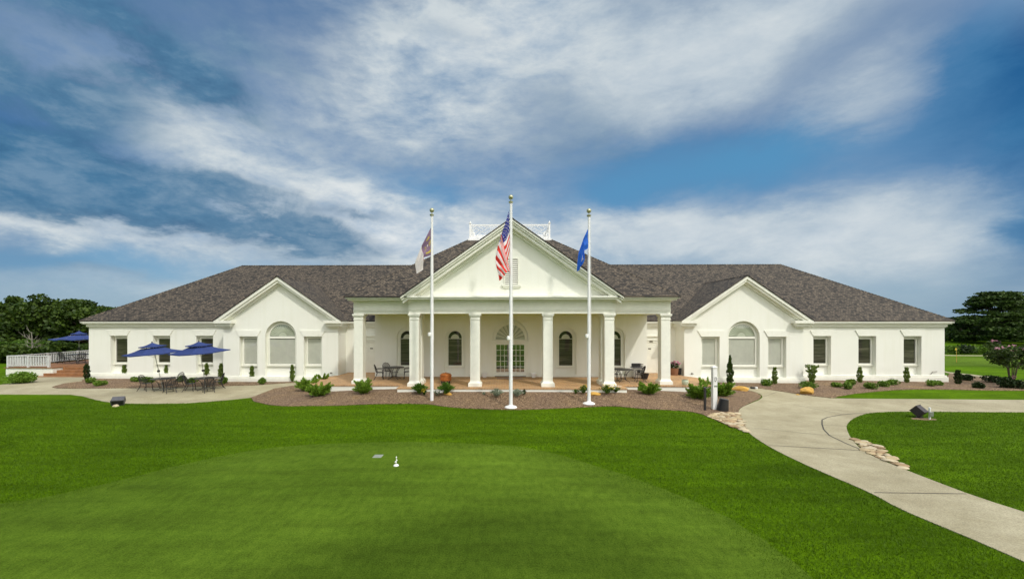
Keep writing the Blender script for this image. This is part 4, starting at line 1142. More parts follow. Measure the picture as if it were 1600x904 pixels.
def make_umbrella(label, loc, lean, half_=1.3, H=2.85, rz=.5, octo=False, group='navy patio umbrellas', ox=0.0):
    """two tier navy parasol; its pole stands through the table"""
    t = empty('patio_umbrella', loc, label, 'umbrella', group, local=True)
    n = 8 if octo else 4; rr = half_ * (1.0 if octo else 1.414); rim = H - .62
    def ringp(r_, z, sag=0):
        P = []
        for k in range(n):
            a = rz + 2 * math.pi * k / n
            P.append((r_ * math.cos(a) - ox, r_ * math.sin(a), z))
        return P
    q = MB()
    def panels(r0, z0, r1, z1, hem):
        A, B = ringp(r0, z0), ringp(r1, z1)
        for k in range(n):
            j = (k + 1) % n; st = 5
            for i in range(st):
                f0, f1 = i / st, (i + 1) / st
                sg = lambda f: -.10 * math.sin(math.pi * f)
                def pt(p0, p1, e0, e1, f): 
                    a = Vector(p0).lerp(Vector(p1), f); b = Vector(e0).lerp(Vector(e1), f); return a + Vector((0, 0, sg(f) * (r1 - r0) * .25)), b
                P_ = lambda e, f, m: Vector(A[e]).lerp(Vector(B[e]), f) + Vector((0, 0, -.05 * math.sin(math.pi * f)))
                g0, g1 = P_(k, f0, 0), P_(k, f1, 0); h0, h1 = P_(j, f0, 0), P_(j, f1, 0)
                m0, m1 = (g0 + h0) / 2 + Vector((0, 0, -.05 * f0 * (r1 - r0))), (g1 + h1) / 2 + Vector((0, 0, -.05 * f1 * (r1 - r0)))
                q.face([g0, g1, m1, m0]); q.face([m0, m1, h1, h0])
            b0, b1 = Vector(B[k]), Vector(B[j]); bm_ = (b0 + b1) / 2 + Vector((0, 0, -.05 * (r1 - r0))); d = Vector((0, 0, -hem)); q.face([b0, b0 + d, bm_ + d, bm_]); q.face([bm_, bm_ + d, b1 + d, b1])
    panels(.40 * (1 if octo else 1.414), H - .33, rr, rim, .05)
    q.build('canopy', M['canvas_blue'], t)
    v_ = MB(); q = v_; panels(.02, H - .02, .50 * (1 if octo else 1.414), H - .22, .05); v_.build('top_tier', M['canvas_blue'], t)
    f = MB(); f.lathe(-ox, 0, [(.03, H - .03), (.035, H + .02), (.015, H + .06)], 8); f.build('finial', M['dark_metal'], t)
    f = MB(); f.tube([(0, 0, .05), (-ox, 0, H - .04)], .021, 10); f.build('pole', M['aluminium'], t, smooth_=True)
    f = MB(); f.box(-.045 - ox*.41, .045 - ox*.41, -.06, .05, 1.12, 1.24); f.tube([(-ox*.41, -.05, 1.18), (0.10 - ox*.41, -.08, 1.16)], .012, 5); f.build('crank', M['dark_metal'], t)
    for k in range(n):
        a = rz + 2 * math.pi * k / n
        f = MB(); f.tube([(.03*math.cos(a) - ox, .03*math.sin(a), H - .20), (rr * .5 * math.cos(a) - ox, rr * .5 * math.sin(a), (H - .20 + rim) / 2 - .09), (rr * .985 * math.cos(a) - ox, rr * .985 * math.sin(a), rim - .02)], .009, 4); f.tube([(.03*math.cos(a) - ox, .03*math.sin(a), rim - .25), (rr*.5*math.cos(a) - ox, rr*.5*math.sin(a), rim + .06)], .008, 4); f.build('rib', M['aluminium'], t)
    t.rotation_euler = lean
    return t
GT, GC = 'round iron patio tables', 'curved back iron chairs'
def gl(px, py, lift=.02):
    x, y, z = gpt(px, py); return (x, y, z + lift)
def aim(loc, target): return math.atan2(-(target[0] - loc[0]), target[1] - loc[1])
# left patio pair
t1 = gl(255, 610.5); make_table('round dark iron table under the left of the two patio umbrellas', GT, t1)
make_umbrella('navy two tier umbrella leaning left over the left patio table', t1, (R(3), R(-4), 0), 1.10, 2.90, .30, ox=.34)
t2 = gl(322, 609.5); make_table('round dark iron table under the right of the two patio umbrellas', GT, t2)
make_umbrella('navy two tier umbrella leaning slightly left over the right patio table', t2, (R(3.5), R(-3), 0), 1.12, 2.93, .36, ox=.16)
for px, py, tt, lb in ((228, 610.5, t1, 'iron chair at the far left of the left patio table, seen side on'), (277, 606.2, t1, 'pale lit iron chair behind the right edge of the left patio table'), (265, 613.5, t1, 'iron chair in front of the left patio table with its back to the lawn'),
                       (297, 611, t2, 'iron chair left of the right patio table, seen side on'), (341, 607.3, t2, 'iron chair right of the right patio table, near the bay corner'), (326, 613, t2, 'iron chair in front of the right patio table, beside its legs')):
    l = gl(px, py); make_chair(lb, GC, l, aim(l, tt))
# porch left and right
t3 = (gpt(616, 592)[0], 25.9, 0.002); t3 = (wpt(616, 590, 25.9)[0], 25.9, .002); make_table('round iron table on the left end of the porch', GT, t3)
for px, Yd, lb in ((593, 25.7, 'iron chair left of the porch table, in front of the white side door'), (606, 26.5, 'iron chair behind the left porch table, backed to the wall'), (637, 26.1, 'iron chair half hidden behind the left corner column')):
    l = (wpt(px, 590, Yd)[0], Yd, .002); make_chair(lb, GC, l, aim(l, t3))
t4 = (wpt(973.5, 590, 25.0)[0], 25.0, .002); make_table('round iron table on the right end of the porch', GT, t4)
for px, Yd, lb in ((999.5, 24.95, 'iron chair right of the porch table, in front of the steel grill'), (959, 25.2, 'iron chair half hidden behind the right corner column')):
    l = (wpt(px, 590, Yd)[0], Yd, .002); make_chair(lb, GC, l, aim(l, t4))
# deck set
t5 = (-34.35, 33.6, .18); make_table('dark iron table on the raised side deck under its umbrella', GT, t5, .70)
make_umbrella('navy two tier umbrella standing upright on the raised side deck', t5, (0, 0, 0), 1.75, 2.62, .2, True)
for dx, dy, lb in ((-1.0, -.2, 'dark iron chair left of the deck table by the balustrade'), (.75, -.55, 'dark iron chair in front of the deck table near the steps'), (.55, .8, 'dark iron chair behind the deck table against the back balusters')):
    l = (t5[0] + dx, t5[1] + dy, .18); make_chair(lb, GC, l, aim(l, t5))

# grill on the porch
x, Y = wpt(995.5, 590, 26.5)[0], 26.5
g = empty('porch_grill', (x, Y, 0), 'stainless steel grill cart standing against the porch wall', 'grill')
q = MB(); q.box(x-.28, x+.28, Y-.24, Y+.24, .08, .66); q.build('cabinet', M['steel'], g, bevel=.012)
q = MB(); q.box(x-.36, x+.36, Y-.28, Y+.28, .665, .70); q.build('work_shelf', M['grey_metal'], g, bevel=.006)
q = MB()
for zz in (.80, .90):
    q.tube([(x-.30,Y-.22,zz),(x+.30,Y-.22,zz),(x+.27,Y+.22,zz),(x-.27,Y+.22,zz),(x-.30,Y-.22,zz)], .015, 6)
for i in range(7): q.tube([(x-.29+.097*i,Y-.22,.70),(x-.29+.097*i,Y-.22,.91)], .012, 5)
q.box(x-.29, x+.29, Y+.20, Y+.22, .703, .90); q.build('rack', M['dark_metal'], g)
q = MB(); q.tube([(x-.24,Y-.26,.80),(x-.24,Y-.30,.80),(x+.24,Y-.30,.80),(x+.24,Y-.26,.80)], .014); q.build('handle', M['dark_metal'], g)
q = MB(); q.lathe(0, 0, [(.11, 0), (.11, .02), (.05, .04)], 14); q.v = [(x + p[0] + .03, Y - .243 - p[2], .46 + p[1]) for p in q.v]; q.build('dial', M['black'], g)
for sx in (-.22, .22):
    for sy in (-.18, .18):
        q = MB(); q.lathe(x+sx, Y+sy, [(.03, .0), (.04, .03), (.03, .08)], 8); q.build('caster', M['black'], g)
def pot(name, x, y, z, prof, mat, label, cat='planter', n=18, soil=True, parts=True):
    t = empty(name, (x, y, z), label, cat)
    q = MB(); q.lathe(x, y, [(r_, z + h) for r_, h in prof], n); q.build('pot', M[mat], t, smooth_=True)
    if soil:
        q = MB(); r_, h = prof[-1]; q.lathe(x, y, [(r_ * .6, z + h), (r_ * .88, z + h + .012), (r_ * .5, z + h + .02)], n); q.build('soil', M['soil'], t)
    return t
x, Y = wpt(1007.5, 590, 26.2)[0], 26.2
pot('black_pot', x, Y, .002, [(.14, 0), (.19, .12), (.24, .26), (.25, .34), (.26, .36)], 'black', 'empty black round pot beside the grill and porch chair')
x, Y = wpt(1070.5, 600, 23.75)[0], 23.75
pot('green_pot', x, Y, .002, [(.13, 0), (.15, .03), (.185, .14), (.18, .24), (.15, .27), (.165, .30)], 'pale_green_glaze', 'small pale green glazed pot at the right front edge of the porch')
for k, (px, lb) in enumerate(((757.3, 'white square urn left of the french doors'), (833.8, 'white square urn right of the french doors'))):
    x, Y = wpt(px, 588, 26.75)[0], 26.75
    t = empty('white_urn', (x, Y, 0), lb, 'urn', 'white urns flanking the doors')
    q = MB(); a, b = .10, .16
    q.hexa([(x-a,Y-a,.002),(x+a,Y-a,.002),(x+a,Y+a,.002),(x-a,Y+a,.002),(x-b,Y-b,.25),(x+b,Y-b,.25),(x+b,Y+b,.25),(x-b,Y+b,.25)]); q.build('pot', M['white'], t, bevel=.01)
    q = MB(); q.box(x-.18, x+.18, Y-.18, Y+.18, .252, .30); q.build('pot_rim', M['white'], t, bevel=.01)
mt2 = MB(); xm, ym = BX - .05, 26.35; mt2.box(xm - .80, xm + .80, ym - .30, ym + .32, .003, .018); tag(mt2.build('doormat', M['mat']), 'faded reddish doormat lying in front of the french doors', 'doormat')
# flower planter by the right bay
x, Y = wpt(1054, 583, 28.2)[0], 28.2
t = pot('flower_planter', x - .05, Y, .002, [(.24, 0), (.27, .10), (.30, .40), (.31, .46)], 'terracotta', 'clay planter of pink flowers in the corner by the right bay', 'planter')
leaves_mesh('foliage', np.array([x - .05, Y, .62]) + ball(160) * [.34, .3, .22], .10, M['leaf_dark'], t); leaves_mesh('blossom', np.array([x + .05, Y - .08, .80]) + ball(70) * [.30, .25, .15], .09, M['petal_pink'], t)
q = MB(); q.lathe(x + .33, Y + .05, [(.10, .002), (.12, .05), (.14, .42), (.15, .45)], 12); tag(q.build('dark_pot', M['black'], smooth_=True), 'narrow dark pot standing right beside the pink flower planter', 'planter')
# copper fire pit
x, Y = wpt(696.5, 599, 24.0)[0], 24.0
t = empty('fire_pit', (x, Y, 0), 'round copper fire pit on dark legs standing on the porch bricks', 'fire pit')
q = MB(); q.lathe(x, Y, [(.24, .17), (.31, .20), (.325, .30), (.325, .47), (.345, .49), (.345, .505), (.30, .51)], 24); q.build('bowl', M['copper'], t, smooth_=True)
q = MB(); q.lathe(x, Y, [(.31, .512), (.27, .57), (.14, .61), (.04, .62), (.03, .65)], 24); q.build('lid', M['copper'], t, smooth_=True)
for k in range(4):
    a = .6 + k * math.pi / 2; q = MB(); q.bar((x+.24*math.cos(a), Y+.24*math.sin(a), .002), (x+.24*math.cos(a), Y+.24*math.sin(a), .22), .07); q.build('leg', M['black'], t)

# ------------------------------------------------------------------ SMALL THINGS ON THE GROUND
# white sign post, black bollard, black bucket light
x, y, z = gpt(1116, 639.5); z += .02
t = empty('sign_post', (x, y, z), 'white square post with a small lettered plaque by the right path', 'sign post')
q = MB(); q.box(x-.10, x+.10, y-.10, y+.10, z-.1, z+1.95); q.build('post', M['white'], t, bevel=.008)
q = MB(); q.box(x-.125, x+.125, y-.125, y+.125, z+1.953, z+1.99); q.hexa([(x-.11,y-.11,z+1.99),(x+.11,y-.11,z+1.99),(x+.11,y+.11,z+1.99),(x-.11,y+.11,z+1.99),(x-.02,y-.02,z+2.04),(x+.02,y-.02,z+2.04),(x+.02,y+.02,z+2.04),(x-.02,y+.02,z+2.04)]); q.build('cap', M['white'], t)
q = MB(); q.box(x-.07, x+.085, y-.112, y-.1005, z+1.28, z+1.56); pq = q.build('plaque', M['white'], t)
q = MB(); xg, yg = x + .01, y - .1185
q.box(xg-.045, xg-.025, yg, yg+.006, z+1.32, z+1.52); q.box(xg+.025, xg+.045, yg, yg+.006, z+1.36, z+1.52); q.box(xg-.025, xg+.025, yg, yg+.006, z+1.32, z+1.345); q.box(xg-.025, xg+.02, yg, yg+.006, z+1.50, z+1.52); q.build('lettering', M['black'], pq)
q = MB(); q.box(x-.06, x+.085, y-.106, y-.1005, z+1.06, z+1.14); q.build('lower_plaque', M['cover_grey'], t)
x, y, z = gpt(1101.5, 641); 
t = empty('bollard', (x, y, z), 'thin black bollard in the mulch left of the white sign post', 'bollard')
q = MB(); q.box(x-.045, x+.045, y-.045, y+.045, z-.05, z+1.06); q.build('post', M['black'], t, bevel=.006)
q = MB(); q.box(x-.055, x+.055, y-.055, y+.055, z+1.063, z+1.09); q.build('cap', M['grey_metal'], t)
x, y, z = gpt(1128.5, 641.5); z += .02
t = empty('bucket_light', (x, y, z), 'black bucket shaped ground light tilted beside the white sign post', 'ground light')
q = MB(); q.lathe(0, 0, [(.25, 0.0), (.26, .04), (.20, .52), (.205, .56), (.17, .575)], 18)
rot = Matrix.Rotation(R(9), 3, 'Y') ; q.v = [tuple(rot @ Vector(p) + Vector((x, y, z - .03))) for p in q.v]; q.build('housing', M['black'], t, smooth_=True)
q = MB(); q.lathe(0, 0, [(.16, .577), (.16, .585), (.05, .587)], 18); q.v = [tuple(rot @ Vector(p) + Vector((x, y, z - .03))) for p in q.v]; q.build('lens', M['grey_metal'], t)

def floodlight(px, py, rz, tilt, size, label, mat):
    x, y, z = gpt(px, py)
    t = empty('floodlight', (x, y, z), label, 'floodlight', 'square ground floodlights on the lawn', local=True); t.rotation_euler.z = rz
    w, d, h = size; rot = Matrix.Rotation(tilt, 3, 'X'); O = Vector((0, 0, .10 + h * .55))
    q = MB(); q.box(-w/2, w/2, -d/2, d/2, -h/2, h/2); q.v = [tuple(rot @ Vector(p) + O) for p in q.v]; q.build('housing', M[mat], t, bevel=.012)
    q = MB(); q.box(-w/2 - .012, w/2 + .012, -d/2 - .025, -d/2 - .001, -h/2 - .012, h/2 + .012); q.v = [tuple(rot @ Vector(p) + O) for p in q.v]; q.build('bezel', M[mat], t, bevel=.006)
    q = MB(); q.box(-w/2 + .03, w/2 - .03, -d/2 - .031, -d/2 - .026, -h/2 + .03, h/2 - .03); q.v = [tuple(rot @ Vector(p) + O) for p in q.v]; q.build('lens', M['black'], t)
    q = MB(); q.tube([(-w*.3, 0, -.05), (-w*.3, 0, O.z - .02)], .03, 8); q.tube([(w*.3, 0, -.05), (w*.3, 0, O.z - .02)], .03, 8); q.box(-w*.4, w*.4, -.08, .08, -.05, .04); q.build('bracket', M['black'], t)
    return t
floodlight(185, 633, R(28), R(28), (.50, .33, .27), 'grey floodlight box on the left lawn edge beside the patio', 'grey_metal')
floodlight(1436.5, 652, R(-150), R(-42), (.46, .36, .33), 'dark bronze floodlight box on the right lawn, tilted towards the clubhouse', 'brown_box')
x, y, z = gpt(182, 634.5); q = MB(); 
q.v = []; q.hexa([(x-.2,y-.1,z-.05),(x+.1,y-.14,z-.05),(x+.12,y+.1,z-.05),(x-.16,y+.12,z-.05),(x-.13,y-.05,z+.09),(x+.04,y-.07,z+.12),(x+.06,y+.04,z+.10),(x-.1,y+.06,z+.08)])
tag(q.build('small_rock', M['grey_stone'], bevel=.03), 'small pale rock under the grey floodlight on the left lawn', 'rock')
x, y, z = gpt(1452.5, 655); t = empty('junction_post', (x, y, z), 'short white post with a small grey electric box beside the dark floodlight', 'utility post')
q = MB(); q.tube([(x, y, z-.1), (x, y, z+.46)], .035, 10); q.lathe(x, y, [(.045, z+.46), (.045, z+.50), (.02, z+.52)], 10); q.build('post', M['white'], t)
q = MB(); q.box(x-.08, x+.10, y-.08, y-.037, z+.14, z+.34); q.build('electric_box', M['steel'], t, bevel=.008)
x, y, z = gpt(1443, 654.5); 
sheet('bare_patch', [(x+.52*math.cos(a)*1.0, y+.20*math.sin(a)) for a in [2*math.pi*k/16 for k in range(16)]], .012, M['soil'], .15, wob=.05)
# small spotlight by the right path
x, y, z = gpt(1179, 607.3); t = empty('spotlight', (x, y, z), 'tiny black and white spotlight at the mulch edge by the right path', 'spotlight')
q = MB(); q.box(x-.22, x-.02, y-.09, y+.09, z-.03, z+.13); q.build('housing', M['black'], t, bevel=.02)
q = MB(); q.lathe(x+.10, y, [(.07, z-.03), (.08, z+.04), (.08, z+.12), (.05, z+.13)], 12); q.build('cap', M['white'], t)
# valve lid and practice marker on the green
x, y, z = gpt(590.5, 712.6); q = MB(); q.hexa([(x-.14,y-.15,z-.03),(x+.14,y-.15,z-.03),(x+.14,y+.15,z-.03),(x-.14,y+.15,z-.03),(x-.135,y-.145,z+.018),(x+.135,y-.145,z+.018),(x+.135,y+.145,z+.018),(x-.135,y+.145,z+.018)])
lid = tag(q.build('valve_lid', M['cover_grey'], bevel=.008), 'square grey irrigation valve lid set into the putting green', 'valve lid')
x, y, z = gpt(619, 727.5); t = empty('hole_marker', (x, y, z), 'small white practice hole marker standing on the putting green', 'golf marker')
q = MB(); q.lathe(x, y, [(.075, z), (.078, z+.02), (.06, z+.045), (.02, z+.055)], 14); q.build('cup_rim', M['white'], t, smooth_=True)
q = MB(); q.tube([(x, y, z+.02), (x+.006, y, z+.26)], .007, 6); q.build('rod', M['white'], t)
q = MB(); q.lathe(x-.012, y, [(.012, z+.09), (.028, z+.105), (.028, z+.13), (.012, z+.145)], 10); q.lathe(x+.018, y, [(.012, z+.15), (.024, z+.165), (.012, z+.19)], 10); q.lathe(x+.006, y, [(.008, z+.235), (.022, z+.255), (.008, z+.275)], 10); q.build('number_disc', M['white'], t)
# far flagstick
x, y, z = gpt(1494.5, 566); t = empty('golf_flagstick', (x, y, z), 'tiny red and yellow flagstick on the far practice green', 'flagstick')
q = MB(); q.tube([(x, y, z-.05), (x, y, z+1.5)], .02, 6); q.build('rod', M['golden_rock'], t); q = MB(); q.box(x-.13, x, y-.01, y+.01, z+1.25, z+1.45); q.build('pennant', M['petal_yellow'], t)

# ------------------------------------------------------------------ ROCKS
def rock(name, x, y, z, sx, sy, sz, mat, label, cat='rock', group=None, seed=0, sub=2):
    bm = bmesh.new(); bmesh.ops.create_icosphere(bm, subdivisions=sub, radius=1)
    r_ = np.random.default_rng(seed); k = r_.normal(size=(9, 3)); k /= np.linalg.norm(k, axis=1)[:, None]; h = r_.uniform(.55, .92, 9)
    for v in bm.verts:
        c = np.array(v.co)
        for a, b in zip(k, h):
            d_ = c @ a
            if d_ > b: c = c - a * (d_ - b)
        v.co = Vector((c[0] * sx, c[1] * sy, c[2] * sz))
    me = bpy.data.meshes.new(name); bm.to_mesh(me); bm.free(); me.materials.append(mat)
    o = bpy.data.objects.new(name, me); COL.objects.link(o); o.location = (x, y, z); OFF[o.name] = Vector((0,0,0)); o.rotation_euler.z = r_.uniform(-.5, .5) if group else 0
    return tag(o, label, cat, group)
for i, (px, py, sx, sz, lb) in enumerate(((1265, 616.5, .58, .30, 'large golden sandstone boulder below a shrub at the right bed edge'), (1161, 611.5, .48, .20, 'orange flat rock in the mulch just behind the sign post'), (699.5, 617, .24, .13, 'small orange rock behind the left flagpole'), (928.5, 619.5, .42, .15, 'low golden rock behind the right flagpole base'), (1246.5, 617, .10, .05, 'tiny brown rock left of the large golden boulder'))):
    x, y, z = gpt(px, py); rock('golden_rock', x, y + .25 * (sx > .3), z + sz * .45, sx, sx * .55, sz, M['golden_rock'], lb, 'rock', 'golden rocks in the planting beds', 20 + i, 3)
def stone_patch(poly_px, n, label, group, seed, rmin, rmax):
    poly = G(poly_px); r_ = np.random.default_rng(seed); x0, x1 = min(p[0] for p in poly), max(p[0] for p in poly); y0, y1 = min(p[1] for p in poly), max(p[1] for p in poly)
    done = []; tries = 0; meshes = []
    while len(done) < n and tries < 9000:
        tries += 1; x, y = r_.uniform(x0, x1), r_.uniform(y0, y1); r0 = r_.uniform(rmin, rmax) * (1 if tries < 3000 else .7)
        if not inside(poly, x, y) or any(math.hypot(x - a, y - b) < (r0 + c) * .80 for a, b, c in done): continue
        done.append((x, y, r0)); i = len(done)
        rock('river_stone', x, y, gz(x, y) + .03, r0 * 1.12, r0 * .95, r0 * .30, M[('tan_stone', 'brown_stone', 'grey_stone', 'tan_stone', 'grey_stone')[i % 5]], label, 'stone', group, seed * 100 + i, 2)
sp1 = [(1104,650),(1112,646.5),(1130,645),(1153,645.5),(1157,656),(1168,671),(1168,675.5),(1150,669),(1122,658)]
sheet('gravel_patch', G(sp1), .034, M['soil'], .3)
stone_patch(sp1, 80, 'rounded tan stone in the cobbled patch between the lawn and the ground light', 'river stones by the bucket light', 3, .09, .24)
sp2 = [(1334,687),(1352,689.5),(1370,695.5),(1378,704),(1397,716),(1413,728.5),(1413,733),(1372,715.3),(1348,703)]
sheet('gravel_patch', G(sp2), .020, M['soil'], .3)
stone_patch(sp2, 55, 'rounded tan stone in the narrow cobbled strip right of the path bend', 'river stones along the right lawn', 4, .08, .22)

# ------------------------------------------------------------------ SHRUBS
def stems(parent, x, y, z, h, n, spread, mat='bark', r=.012):
    q = MB()
    for k in range(n):
        a = random.uniform(0, 6.28); s = spread * random.uniform(.3, 1)
        q.tube([(x + .02*math.cos(a), y + .02*math.sin(a), z - .06), (x + s*.4*math.cos(a), y + s*.4*math.sin(a), z + h*.5), (x + s*math.cos(a), y + s*math.sin(a), z + h)], [r, r * .8, r * .4], 5)
    return q.build('stem', M[mat], parent)
def round_shrub(px, py, w, h, label, mat='leaf_boxwood', n=520, leaf=.075, name='round_shrub', group='low round shrubs', back=.0):
    x, y, z = gpt(px, py); y += back; z += .02
    t = empty(name, (x, y, z), label, 'shrub', group)
    P = []
    nl = max(4, int(w * 9))
    for k in range(nl):
        a = random.uniform(0, 6.28); rr = random.uniform(0, .55) ** .8
        c = np.array([x + w/2*rr*math.cos(a), y + w/2*rr*math.sin(a)*.8, z + h*random.uniform(.35, .62)])
        P.append(c + ball(n // nl, 1, .7) * [w*.28, w*.26, h*.42])
    P = np.concatenate(P); P[:, 2] = np.maximum(P[:, 2], z + .02)
    leaves_mesh('foliage', P, leaf, M[mat], t); stems(t, x, y, z, h * .5, 6, w * .25); return t
def juniper(px, py, w, h, label, back=0, n=34):
    x, y, z = gpt(px, py); y += back; z += .02
    w *= .88; h *= .82
    t = empty('juniper_shrub', (x, y, z), label, 'shrub', 'spreading junipers in front of the porch')
    P, D = [], []; q = MB()
    for k in range(n):
        a = random.uniform(0, 6.28); el = random.uniform(.25, 1.25); ln = random.uniform(.65, 1.08)
        ex_, ey_, ez_ = w/2*ln*math.cos(a)*math.cos(el*.72), w/2*ln*math.sin(a)*math.cos(el*.72)*.85, h*ln*math.sin(el)
        p0 = np.array([x, y, z + .05]); p2 = np.array([x + ex_, y + ey_, z + max(.08, ez_)]); p1 = (p0 + p2) / 2 + [0, 0, .10 * h]
        q.tube([tuple(p0 - [0, 0, .08]), tuple(p1), tuple(p2)], [.012, .009, .004], 4)
        m = 34
        for i in range(m):
            f = .22 + .8 * i / m; c = (1-f)**2*p0 + 2*f*(1-f)*p1 + f*f*p2; d = 2*(1-f)*(p1-p0) + 2*f*(p2-p1); d = d / (np.linalg.norm(d) + 1e-9)
            for _ in range(3):
                s = rng.normal(size=3); s /= np.linalg.norm(s); r_ = .13 * w * (1.12 - f) + .025
                P.append(c + s * r_ * rng.uniform(.2, 1)); D.append(d * .9 + s * .8 + np.array([0, 0, .25]))
    leaves_mesh('foliage', np.array(P), .048, M['leaf_juniper'], t, 2.6, dirs=np.array(D)); q.build('stem', M['bark'], t); return t
def column_shrub(px, py, w, h, label, mat='leaf_column', legs=.0, taper=0, n=420, name='columnar_shrub', lean=0, loose=0):
    h *= .87; x, y, z = gpt(px, py); z += .02
    t = empty(name, (x, y, z), label, 'shrub', 'narrow upright shrubs along the walls')
    f = rng.uniform(legs, 1, n); a = rng.uniform(0, 6.28, n)
    prof = (.45 + .55 * np.sin(np.pi * np.clip(f, 0, 1) ** .8) if not taper else np.clip(np.minimum(f * 6 + .25, (1.03 - f) * 1.5), .05, .85) + .1)
    if loose: prof = .3 + .75 * f
    rr = w * .82 / 2 * prof * rng.uniform(.55, 1, n) * (1 + .25 * np.sin(f * 23 + a * 2))
    P = np.stack([x + rr * np.cos(a) + lean * f, y + rr * np.sin(a), z + h * f], 1)
    D = np.stack([np.cos(a) * .5, np.sin(a) * .5, np.ones(n)], 1)
    leaves_mesh('foliage', P, .075 if w > .3 else .06, M[mat], t, 1.7, dirs=D); stems(t, x, y, z, h * .75, 4 if not loose else 7, w * .22); return t

for a in [
 (194.5, 590.5, .36, 1.10, 'leggy upright shrub below the leftmost window of the left wing', 'leaf_column', .42, 0),
 (260.5, 590.5, .32, 1.25, 'upright shrub behind the left patio table, between table and wall', 'leaf_column', .35, 0),
 (323, 592, .34, 1.25, 'upright shrub behind the right patio table, left of the two by the bay', 'leaf_column', .3, 0),
 (345.5, 592.5, .40, 1.25, 'upright shrub at the corner where the left bay begins', 'leaf_column', .2, 0),
 (393.5, 596, .32, 1.18, 'upright shrub below the left narrow window of the left bay', 'leaf_column', .12, 0),
 (456.5, 596.5, .32, 1.28, 'upright shrub under the right edge of the left arched bay window', 'leaf_column', .06, 0),
 (1210.5, 600.5, .36, 1.25, 'upright shrub below the right narrow window of the right bay', 'leaf_column', .05, 0),
 (1343.5, 597.8, .36, 1.15, 'upright shrub below the middle window of the right wing', 'leaf_column', .04, 0),
 (1416.5, 598, .36, 1.15, 'upright shrub below the rightmost window of the right wing', 'leaf_column', .04, 0)]:
    column_shrub(*a)
column_shrub(135.5, 593.5, .44, 1.25, 'dark upright shrub at the left corner of the building by the deck steps', 'leaf_dark', .05, 0)
column_shrub(1268.5, 600, .75, 1.40, 'wide loose upright shrub left of the first right wing window', 'leaf_column', .05, 0, 700, loose=1)
column_shrub(1140.5, 599.5, .48, 2.05, 'tall pointed conifer under the right arched bay window', 'leaf_pine', .02, 1, 950)
column_shrub(1496.5, 600, .46, 1.05, 'dark narrow shrub standing past the right end of the building', 'leaf_dark', .02, 0)
for a in [
 (30, 598.5, 1.75, .78, 'bright green rounded hedge bush in front of the deck foundation', 'leaf_lemon', 2600, .07),
 (141, 598.5, .72, .36, 'low green mound at the left end of the left wing bed', 'leaf_boxwood', 420, .07),
 (155.5, 602.5, .78, .32, 'second low green mound from the left, near the path edge', 'leaf_boxwood', 420, .07),
 (213.5, 596.5, .66, .38, 'low mound left of the left patio table, close to the wall', 'leaf_boxwood', 420, .07),
 (232.5, 598.5, .72, .42, 'low mound seen through the left chair of the left patio table', 'leaf_boxwood', 420, .07),
 (282, 597, .66, .42, 'low mound right of the left patio table, against the base course', 'leaf_boxwood', 420, .07),
 (299, 599, .70, .40, 'low mound seen through the left chair of the right patio table', 'leaf_boxwood', 420, .07),
 (350.5, 600, .66, .46, 'low mound right of the right patio table at the bay corner', 'leaf_boxwood', 420, .07),
 (407.5, 600.5, .60, .42, 'single low round shrub under the left bay, between two upright shrubs', 'leaf_boxwood', 460, .07),
 (1197, 602.8, .78, .40, 'low mound left of the upright shrub at the right bay', 'leaf_boxwood', 460, .07),
 (1263, 607.5, 1.0, .48, 'low mound directly behind the large golden boulder', 'leaf_boxwood', 560, .07),
 (1307, 604.5, .66, .30, 'low mound at the left of the cluster of three below the right wing', 'leaf_boxwood', 380, .07),
 (1325, 608, .70, .42, 'nearest low mound of the cluster of three below the right wing', 'leaf_boxwood', 460, .07),
 (1331, 602, .64, .40, 'rear low mound of the cluster of three below the right wing', 'leaf_boxwood', 380, .07),
 (1363.5, 608, .78, .40, 'low mound nearest the lawn strip, between two window bays of the right wing', 'leaf_boxwood', 460, .07),
 (1380.5, 604, .74, .40, 'low mound left of its twin near the last right window', 'leaf_boxwood', 420, .07),
 (1394.5, 601.5, .74, .40, 'low mound left of the upright shrub at the last right window', 'leaf_boxwood', 420, .07),
 (1452.5, 603.2, .74, .40, 'low mound near the right corner of the building', 'leaf_boxwood', 420, .07),
 (1468, 602, .64, .28, 'small flat mound touching the right corner of the building', 'leaf_boxwood', 360, .07),
 (1510, 594.5, 1.0, .42, 'dark spreading shrub behind the narrow shrub past the right end', 'leaf_dark', 420, .09),
 (1532, 607, .72, .38, 'dark low mound alone in the mulch past the right end', 'leaf_dark', 420, .08),
 (1548.5, 597, 1.2, .45, 'dark spreading shrub at the far mulch edge past the right end', 'leaf_dark', 480, .09),
 (1573, 606, 1.0, .70, 'dark leafy shrub with a red bloom under the pink flowering tree', 'leaf_dark', 600, .09),
 (1592, 607, 1.1, .55, 'dark leafy shrub at the right frame edge under the pink flowering tree', 'leaf_dark', 520, .09)]:
    round_shrub(a[0], a[1], a[2], a[3], a[4], a[5], a[6], a[7])
x, y, z = gpt(1576, 603); x2 = x
tag(leaves_mesh('red_flower', np.array([x, y - .3, z + .62]) + ball(24) * .09, .07, M['petal_pink']), 'single pinkish bloom on the dark shrub under the flowering tree', 'flower')
juniper(478, 611, 1.75, 1.05, 'large bright juniper at the left end of the porch curb', .2, 44)
juniper(498, 619, 1.8, .95, 'nearer bright juniper overlapping the large one left of the porch', .1, 40)
juniper(501, 603, 1.1, .95, 'small juniper tuft rising behind the two left junipers', .3, 24)
juniper(566, 615.5, 1.45, 1.05, 'loose juniper in front of the left outer column base', .1, 34)
juniper(1016, 617, 1.45, .88, 'compact juniper in front of the right side porch curb', .1, 36)
juniper(1093, 624, 1.75, 1.05, 'broad juniper behind the black bollard', .1, 44)
